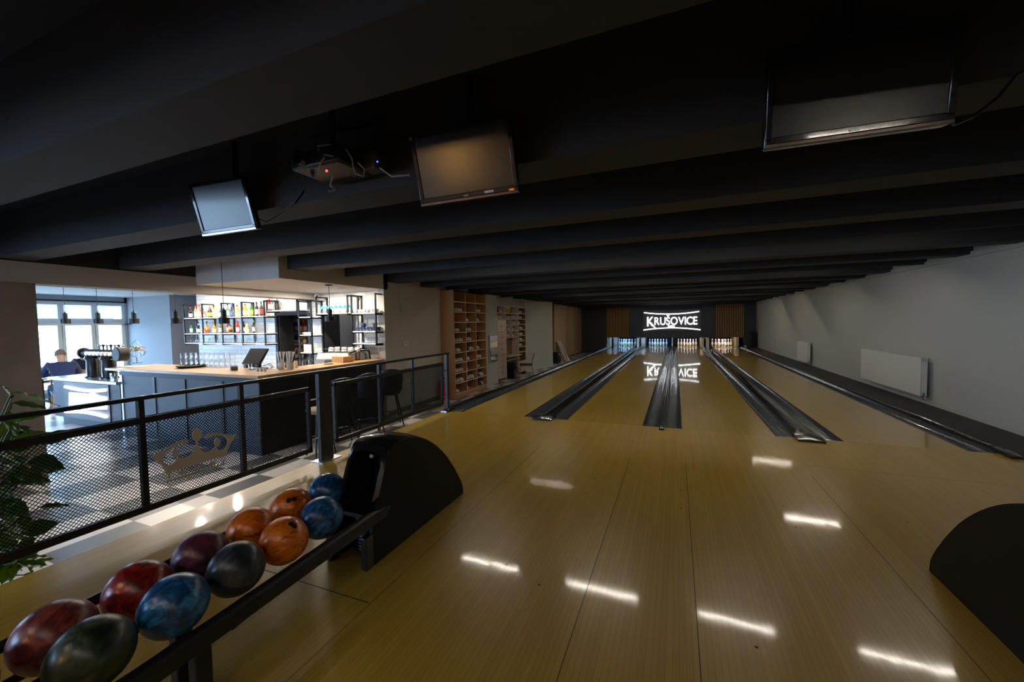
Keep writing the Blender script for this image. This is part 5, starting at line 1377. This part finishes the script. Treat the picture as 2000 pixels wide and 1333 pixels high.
for pts in ([(640,300),(625,320),(622,343)], [(648,282),(620,285),(625,300),(650,305)], [(675,290),(688,310),(690,330),(692,345)], [(700,318),(712,330),(710,345),(695,340),(690,325)], [(742,328),(765,345),(800,342)], [(650,345),(645,362),(655,372),(640,375)]):
    b.tube([P(x, y, Y=-3.99 if k % 2 else -3.97) for k, (x, y) in enumerate(pts)], .0045, 6)
b.build('cables', mat('grey_cable', (.22,.22,.22), .5), pj_, angle=60)
q = P(638,334,Y=-3.985); MB().sphere(q, .007, 10).build('red_light', m_ledr, pj_)
q = P(737,316,Y=-3.81); MB().sphere(q, .005, 10).build('blue_light', m_ledb, pj_)
q = P(610,343,Y=-3.9); MB().sphere(q, .012, 10).build('blue_plug', mat('blue_plug', (.02,.06,.5), .4), pj_)

# ------------------------------------------------------------------ strip lamps sunk into the beams, some only added for their light
DZL = {(2,0): .012, (3,2): .005}
prt = None
LOW_LAMPS = ((0,1,2,3), (0,1,2,3), (0,3), (2,3), (), ())  # the rest: glow added to light the lanes, raised out of floor reflections
for r, i in enumerate(LAMP_ROWS):
    y = -1.436+1.108*i
    for k, (x0, x1) in enumerate(LX):
        if prt is None:
            prt = thing('strip_lamp', 'x', 'ceiling lamp', (0,0,0))
            MB().box(-.5,.5,.035,.125,.025,.06).build('housing', m_black, prt, local=True)
            MB().box(-.49,.49,.095,.109,.0195,.024).build('light_strip', m_tube, prt, local=True)
            o = prt
        else: o = dup(prt, (0,0,0))
        o.location = ((x0+x1)/2, y, BZ+(DZL.get((r,k), 0) if k in LOW_LAMPS[r] else .02)); o.scale = (x1-x0, 1, 1)
        tag(o, 'recessed strip lamp, %s from left in the %s lamp row, sunk into a ceiling beam' % (ORD[k], ORD[r]), 'ceiling lamp', 'strip lamps sunk into the beams')

# ------------------------------------------------------------------ people and furniture of the bar room
def skin_mesh(name, verts, edges, radii, m, parent, sub=2, root=0):
    me = bpy.data.meshes.new(name); me.from_pydata([Vector(v) for v in verts], edges, [])
    o = bpy.data.objects.new(name, me); COL.objects.link(o); me.materials.append(m)
    md = o.modifiers.new('skin', 'SKIN'); md.use_smooth_shade = True
    for i, r in enumerate(radii):
        r = r if isinstance(r, tuple) else (r, r)
        me.skin_vertices[0].data[i].radius = r
        me.skin_vertices[0].data[i].use_root = (i == root)
    s2 = o.modifiers.new('sub', 'SUBSURF'); s2.levels = sub; s2.render_levels = sub
    dg = bpy.context.evaluated_depsgraph_get(); nm = bpy.data.meshes.new_from_object(o.evaluated_get(dg))
    o.modifiers.clear(); o.data = nm; bpy.data.meshes.remove(me)
    nm.polygons.foreach_set('use_smooth', [True]*len(nm.polygons))
    if not nm.materials: nm.materials.append(m)
    o.parent = parent
    return o
def hand(b, w, d, side, r=.0085):
    """five bent fingers from the wrist point along d"""
    d = d.normalized(); u = d.cross(Vector((0,0,1))).normalized()*side; dn = Vector((0,0,-1))
    for k, L_ in enumerate((.075,.085,.08,.062)):
        p0 = w+d*.085+u*(.03-.02*k)
        b.tube([w+d*.05+u*(.02-.013*k), p0, p0+d*L_*.5+dn*.012, p0+d*L_*.9+dn*.035], [r*1.1, r, r*.95, r*.7], 8)
    b.tube([w+d*.02+u*.02, w+d*.05+u*.05+dn*.01, w+d*.095+u*.055+dn*.02], [r*1.3, r*1.1, r*.8], 8)
    rows = []
    for s_, ww, hh in ((-.01,.022,.018),(.03,.038,.018),(.075,.042,.014),(.098,.034,.010)):
        rows.append([w+d*s_+u*(ww*CO(2*PI*k/12))+Vector((0,0,hh*S(2*PI*k/12))) for k in range(12)])
    b.grid(rows, closed=True); b.add(rows[-1], [tuple(range(12))])
def person(label, loc, rz, topm, hairm, lean=.12, headdrop=0.0, reach=.42, buzz=True, group=None):
    """seated figure; local +y is the way the person faces; origin on the floor below the hips"""
    t = thing('person', label, 'person', loc, rz, group)
    hz0 = .50
    sp = lambda s_, z: (0, s_, z)
    hip, waist, chest, neck = (0,0,hz0+.05), (0,.02+lean*.15,hz0+.20), (0,lean*.55,hz0+.42), (0,lean*.95,hz0+.60)
    head = (0, lean*1.0+.05+headdrop*.10, hz0+.76-headdrop*.10)
    sh = lambda s_: (s_*.19, lean*.9, hz0+.54)
    el = lambda s_: (s_*.29, lean+.10, hz0+.29)
    wr = lambda s_: (s_*.14, lean+reach, hz0+.30)
    kn = lambda s_: (s_*.14, .44, hz0+.02)
    ak = lambda s_: (s_*.15, .42, .09)
    toe = lambda s_: (s_*.16, .56, .035)
    V = [hip, waist, chest, neck, (0, head[1]-.01, head[2]-.06), head, (0, head[1]-.012, head[2]+.07)]
    Rd = [(.15,.12), (.135,.105), (.16,.11), (.058,.058), (.072,.078), (.082,.095), (.05,.06)]
    Ed = [(0,1),(1,2),(2,3),(3,4),(4,5),(5,6)]
    for s_ in (-1,1):
        i = len(V); V += [sh(s_), el(s_), wr(s_), (s_*.09, .06, hz0+.0), kn(s_), ak(s_), toe(s_)]
        Rd += [.062, .045, .028, .09, .062, .042, .035]
        Ed += [(2,i),(i,i+1),(i+1,i+2),(0,i+3),(i+3,i+4),(i+4,i+5),(i+5,i+6)]
    body = skin_mesh('body', V, Ed, Rd, m_skin, t)
    hb = MB()
    for s_ in (-1,1):
        w = Vector(wr(s_)); hand(hb, w, Vector((-s_*.25, 1, -.05)), s_)
        e = Vector((s_*.078, head[1]-.005, head[2]-.005)); hb.sphere(e, .03, 12, 0, (.35,.7,1))
        hb.sphere((s_*.03, head[1]+.088, head[2]+.01), .012, 10, 1)
    hb.sphere((0, head[1]+.10, head[2]-.02), .017, 10, 0, (.8,1,1.5)); hb.sphere((0, head[1]+.086, head[2]-.065), .022, 10, 2, (1.2,.5,.35))
    f = hb.build('hands_and_face', [m_skin, m_white, mat('lips', (.4,.15,.12), .5)], t, local=True, angle=70)
    # garment
    V2 = [(0,0,hz0+.02), waist, chest, (0, chest[1]*.45+neck[1]*.55, chest[2]*.45+neck[2]*.55), (0, neck[1]-.01, neck[2]-.02)]; R2 = [(.18,.15),(.165,.135),(.20,.155),(.155,.13),(.095,.095)]; E2 = [(0,1),(1,2),(2,3),(3,4)]
    for s_ in (-1,1):
        i = len(V2); V2 += [sh(s_), el(s_), wr(s_)]; R2 += [.085,.066,.045]; E2 += [(2,i),(i,i+1),(i+1,i+2)]
    skin_mesh('sweater', V2, E2, R2, topm, t)
    skin_mesh('hood', [(-.11, neck[1]-.05, neck[2]-.03), (-.05, neck[1]-.10, neck[2]-.05), (.05, neck[1]-.10, neck[2]-.05), (.11, neck[1]-.05, neck[2]-.03)], [(0,1),(1,2),(2,3)], [.045,.055,.055,.045], topm, t)
    V3 = [(0,.0,hz0+.03)]; R3 = [(.17,.12)]; E3 = []
    for s_ in (-1,1):
        i = len(V3); V3 += [(s_*.09,.06,hz0), kn(s_), (ak(s_)[0], ak(s_)[1], .12)]; R3 += [.105,.078,.06]; E3 += [(0,i),(i,i+1),(i+1,i+2)]
    skin_mesh('trousers', V3, E3, R3, m_jean, t)
    sb_ = MB()
    for s_ in (-1,1):
        o_ = shoe_mesh(MB()); sb_.add([Vector((v.x+s_*.155, v.y+.36, v.z)) for v in o_.v], o_.f, 0)
    sb_.build('shoes', m_sole, t, local=True, angle=60)
    # hair cap
    rows = []
    hc = Vector(head)+Vector((0,-.008,.012)); g = .004 if buzz else .018
    for a in (0, .35, .7, 1.05, 1.4, 1.7):
        rows.append([hc+Vector(((.088+g)*S(a)*CO(q), (.104+g)*S(a)*S(q)-.006, (.118+g)*CO(a)-(.035*S(q) if a > 1.3 and S(q) < 0 else 0)+(.05 if a > 1.5 and S(q) > .3 else 0))) for q in [2*PI*k/20 for k in range(20)]])
    MB().grid(rows, closed=True).build('hair', hairm, t, local=True, angle=80)
    return t
def table(name, label, x, y, w, d, m=None):
    t = thing(name, label, 'table', (x, y, Z0))
    MB().box(-w/2,w/2,-d/2,d/2,.72,.75).build('tabletop', m or m_top, t, local=True, bevel=.004)
    for sx in (-1,1):
        for sy_ in (-1,1): MB().box(sx*(w/2-.06)-.02, sx*(w/2-.06)+.02, sy_*(d/2-.06)-.02, sy_*(d/2-.06)+.02, 0, .72).build('leg', m_black, t, local=True)
    return t
qm = P(121, 700, D=9.0)
mx, my = qm.x, qm.y
fa_ = math.atan2(-(-.9), .25)                           # heading of the man: away from the camera
hd1 = math.atan2(.95, .22)
person('person in a navy hooded sweater seated with his back to us at far left', (mx, my, Z0+.02), hd1, m_hood, m_hairb, .16, .1, .40)
chair('dining_chair', 'blue cushioned wooden chair under the person in the navy sweater', (mx+.02, my-.0, Z0), hd1, m_chairw, m_blue)
dv = Vector((-S(hd1), CO(hd1), 0))
tx, ty_ = mx+dv.x*.85, my+dv.y*.85
pr_ = Vector((dv.y, -dv.x, 0))
def px_of(p): d = Vector(p)-CAM; return 1000+FPX*d.dot(RT)/d.dot(FW)
q2 = min((Vector((mx, my, .8))+dv*1.72+pr_*(k*.05) for k in range(-30, 31)), key=lambda p: abs(px_of(p)-174))
tx, ty_ = (mx+q2.x)/2, (my+q2.y)/2
hd2 = math.atan2(-(mx-q2.x), my-q2.y)+.0
table('dining_table', 'wooden table between the two seated people at far left', tx, ty_, .72, 1.5)
person('person in a dark jacket bending over the table behind the beer taps', (q2.x, q2.y, Z0), hd2, m_dark, m_haird, .26, .9, .40, False)
chair('dining_chair', 'wooden chair under the person bending over the table', (q2.x, q2.y, Z0), hd2, m_chairw, m_black)
t = thing('laptop', 'open laptop on the table left of the person in navy', 'laptop', (tx+.12, ty_-.35, Z0+.75), hd1)
MB().box(-.16,.16,-.11,.11,0.0005,.016).build('base', m_steel, t, local=True, bevel=.004)
MB().obox(Matrix.Translation((0,.145,.11)) @ Matrix.Rotation(-.3,4,'X'), .32, .008, .21).build('lid', emis('laptop_screen', (.25,.55,.8), .7), t, local=True)
t = thing('water_bottle', 'clear blue water bottle on the table between the taps', 'bottle', (tx+.1, ty_+.45, Z0+.75))
MB().lathe([(.03,0.0005),(.033,.01),(.033,.17),(.014,.21),(.014,.24)], (0,0,0), 14).build('body', thin_glass('blue_water', (.55,.75,.9), .3), t, local=True, angle=50); MB().lathe([(.016,.235),(.016,.26),(.001,.26)], (0,0,0), 12).build('cap', m_white, t, local=True)
person('person in a red shirt mostly hidden behind the end of the tile wall', (-10.62, 1.75, Z0), PI*.5, m_redw, m_haird, .10, 0, .40, False)
chair('dining_chair', 'black seated chair under the person in the red shirt', (-10.62, 1.75, Z0), PI*.5, m_chairw, m_black)
table('dining_table', 'wooden table in the alcove beside the person in the red shirt', -11.45, 1.85, .8, .9)
for px, py, D, lab, sm in ((312, 714, 10.0, 'wooden chair with a curved tan back seen over the bar', m_chairw), (345, 716, 9.6, 'chair with a black rounded back seen over the bar', m_black), (96, 722, 11.0, 'wooden chair with a tan back at the far left by the windows', m_chairw)):
    q = P(px, py, D=D)
    chair('dining_chair', lab, (q.x, q.y, max(Z0, Z0)), .3 if px > 200 else 1.2, sm, m_black)
# ------------------------------------------------------------------ potted plant behind the railing
pl = thing('potted_plant', 'large leafy green potted plant at the left edge behind the railing', 'plant', (-2.55, -4.72, Z0))
MB().lathe([(.13,0),(.17,.02),(.20,.30),(.185,.30),(.16,.27),(.001,.26)], (-2.55,-4.85,Z0), 24).build('pot', m_conc, pl, angle=50)
def leaf(b, p0, p1, w, m=0, sag=.03, roll=0.0):
    p0, p1 = Vector(p0), Vector(p1); d = p1-p0; L_ = d.length; d.normalize()
    s_ = d.cross(Vector((0,0,1)));  s_ = s_.normalized() if s_.length > .05 else Vector((0,1,0))
    s_ = (Matrix.Rotation(roll, 3, d) @ s_).normalized(); n_ = s_.cross(d)
    rows = []
    for k in range(11):
        t = k/10; ww = w*.5*(S(PI*min(1, t*1.02+.02)**.75))**.9 if 0 < k < 10 else .002
        c = p0+d*L_*t+Vector((0,0,-sag*(t*t)*1.0+sag*.6*t)); wav = .006*S(k*2.1)
        rows.append([c+s_*ww*q+n_*(abs(q)*ww*.35+wav*q) for q in (-1,-.5,0,.5,1)])
    b.grid(rows, m)
mats_l = [m_leaf, m_leaf2]
LV = [((22,768),(117,792),-2.45,.10,1,.2),((24,788),(96,797),-2.4,.05,0,.9),((22,780),(2,750),-2.4,.07,0,.3),((22,826),(2,862),-2.3,.12,1,.9),((30,856),(117,846),-2.25,.055,1,1.1),((36,824),(136,796),-2.5,.055,0,.5),
      ((72,868),(160,838),-2.4,.085,0,1.0),((55,905),(129,914),-2.35,.13,0,1.2),((32,938),(104,940),-2.3,.09,0,1.0),((76,992),(142,986),-2.3,.04,0,.9),((40,1044),(118,1018),-2.25,.10,0,1.1),((28,1095),(100,1086),-2.2,.05,0,.6),((36,1108),(113,1089),-2.2,.04,1,.7),((30,1100),(95,1103),-2.18,.07,0,.9),((55,1090),(20,1135),-2.2,.10,0,.6),((40,1100),(2,1142),-2.2,.12,0,.8),((48,1100),(62,1122),-2.2,.06,1,.7)]
rl = random.Random(11)
for k in range(62):
    x, y = rl.uniform(-40,45), rl.uniform(820,1125); a = rl.uniform(-.9,1.0)
    LV.append(((x,y),(x+rl.uniform(30,62)*CO(a),y+rl.uniform(30,60)*S(a)), rl.uniform(-2.75,-2.2), rl.uniform(.06,.11), int(rl.random() < .3), rl.uniform(.2,1.4)))
sb_ = MB()
for (a, c, X, w, mi, rol) in LV:
    b = MB(); p0, p1 = P(*a, X=X), P(*c, X=X-.03)
    leaf(b, p0, p1, w, 0, .02, rol); b.build('leaf', mats_l[mi], pl, angle=80)
    root = Vector((-2.55+.1*(w-.07), -4.85+rl.uniform(-.04,.04), Z0+.27))
    sb_.tube([root, root.lerp(p0, .5)+Vector((.0,-.02,.06)), p0], [.009,.007,.004], 6)
sb_.build('stems', m_stem, pl, angle=60)

# ------------------------------------------------------------------ lights
def area(name, loc, size, rot, power, col, shape='RECTANGLE', sy_=None, spread=PI):
    l = bpy.data.lights.new(name, 'AREA'); l.energy = power; l.color = col; l.shape = shape; l.size = size
    if sy_: l.size_y = sy_
    l.spread = spread
    o = bpy.data.objects.new(name, l); COL.objects.link(o); o.location = loc; o.rotation_euler = rot; return o
def portal(name, loc, sx, sy_, d):
    o = area(name, loc, sx, (0,0,0), 1, (1,1,1), sy_=sy_); o.data.cycles.is_portal = True
    o.rotation_euler = Vector(d).to_track_quat('-Z','Y').to_euler()
portal('window_portal', (WX-.2, -3.0, 1.0), 8.6, 2.5, (1,0,0))
portal('street_portal', (-6.8, -10.25, 1.45), 5.7, 1.6, (0,1,0))
m_down = emis('downlight_lens', (1,.86,.68), 14)
# unseen spot lamps added to brighten the tiled floor before the bar
for k, x in enumerate((-3.0, -4.0)):
    t = thing('added_spot', 'added spot lamp hidden between the ceiling beams before the bar, %s from right' % ORD[k], 'spot lamp', (x, -3.0, SZ), 0, 'added spot lamps before the bar')
    MB().cyl((x,-3.0,SZ),(x,-3.0,2.60),.045,18).build('housing', m_black, t)
    MB().cyl((x,-3.0,2.60),(x,-3.0,2.597),.036,18).build('lens', m_down, t)
    area('added_spot_light', (x,-3.0,2.59), .06, (0,0,0), 7, (1,.86,.68), 'DISK', spread=R(75))
# warm pendant lamps over the seats behind the photographer, seen only as glows on the screens
def mirror_lamp(px, py, scr, label, yl=-8.2):
    n = (Euler(scr.rotation_euler).to_matrix() @ Vector((0,-1,0))).normalized(); c = Vector(scr.location)
    d = FW*FPX + RT*(px-1000) - UP*(py-666.5); t_ = (c-CAM).dot(n)/d.dot(n); h = CAM+d*t_
    d.normalize(); r_ = d-n*2*d.dot(n); p_ = h+r_*((yl-h.y)/r_.y)
    t = thing('pendant_lamp', label, 'pendant lamp', (p_.x, p_.y, SZ), 0, 'pendant lamps behind the photographer')
    MB().cyl((p_.x,p_.y,p_.z+.2),(p_.x,p_.y,SZ),.005,6).build('cord', m_black, t)
    MB().lathe([(.02,.2),(.05,.17),(.17,.03),(.165,.03),(.045,.165),(.001,.17)], p_, 20).build('shade', m_black, t, angle=50)
    MB().sphere(p_+Vector((0,0,.04)), .13, 18).build('bulb', m_warm2, t, angle=60)
m_warm2 = emis('amber_bulb', (1,.50,.14), 70)
mirror_lamp(890, 312, tvm, 'amber pendant lamp behind the photographer, glowing on the middle screen')
mirror_lamp(1535, 255, tvr, 'amber pendant lamp behind the photographer, glowing low left on the right screen')
mirror_lamp(1852, 205, tvr, 'amber pendant lamp behind the photographer, glowing right on the right screen')
# round downlights of the bar (fitting + lamp)
dp = None
spots = [(-9.2,-.1,2.42),(-8.3,-.1,2.42),(-7.3,-.1,2.42),(-6.4,-.1,2.42),(-5.2,.10,2.145),(-4.35,.10,2.145),(-5.1,-.9,2.145),(-7.0,-1.0,2.42),(-8.6,-1.0,2.42)]
for k, (x, y, z) in enumerate(spots):
    if dp is None:
        dp = thing('downlight', 'x', 'downlight', (0,0,0))
        tr_ = MB().lathe([(.055,-.008),(.055,0),(.04,0),(.04,-.008),(.055,-.008)], n=20).build('trim_ring', m_white, dp, local=True, angle=50); MB().lathe([(.039,-.002),(.001,-.002)], n=20).build('lens', m_down, tr_, local=True); o = dp
    else: o = dup(dp, (0,0,0))
    o.location = (x, y, z); tag(o, 'round ceiling downlight, %s in the bar ceiling' % ORD[k], 'downlight', 'bar downlights')
    area('downlight_lamp', (x, y, z-.012), .07, (0,0,0), 30 if k < 4 else 32, (1,.88,.72), 'DISK')
area('store_lamp', (-7.4, 1.3, 2.43), .4, (0,0,0), 24, (1,.95,.88), sy_=.4)
area('passage_lamp', (-5.0, 1.3, 2.43), .3, (0,0,0), 5, (1,.95,.9), sy_=.3)
# pin deck lamps behind the mask
for i, (x0, x1) in enumerate(L):
    c = (.22,.52,1.0) if i < 2 else (1,.94,.93)
    o = area('pin_lamp', ((x0+x1)/2, 18.06, .80),   .9, (0,0,0), 20 if i < 2 else 13, c, sy_=.06)
    o.rotation_euler = Vector((0,.75,-.75)).to_track_quat('-Z','Y').to_euler()
w = bpy.data.worlds.new('world'); SC.world = w; w.use_nodes = True
w.node_tree.nodes['Background'].inputs[0].default_value = (.42,.66,1,1); w.node_tree.nodes['Background'].inputs[1].default_value = 20.0

SC.view_settings.view_transform = 'Standard'; SC.view_settings.look = 'None'; SC.view_settings.gamma = 1.0
SC.view_settings.use_curve_mapping = False
SC.view_settings.exposure = 0.0
SC.cycles.use_denoising = True
SC.cycles.max_bounces = 8; SC.cycles.transparent_max_bounces = 16
SC.cycles.caustics_reflective = False; SC.cycles.caustics_refractive = False
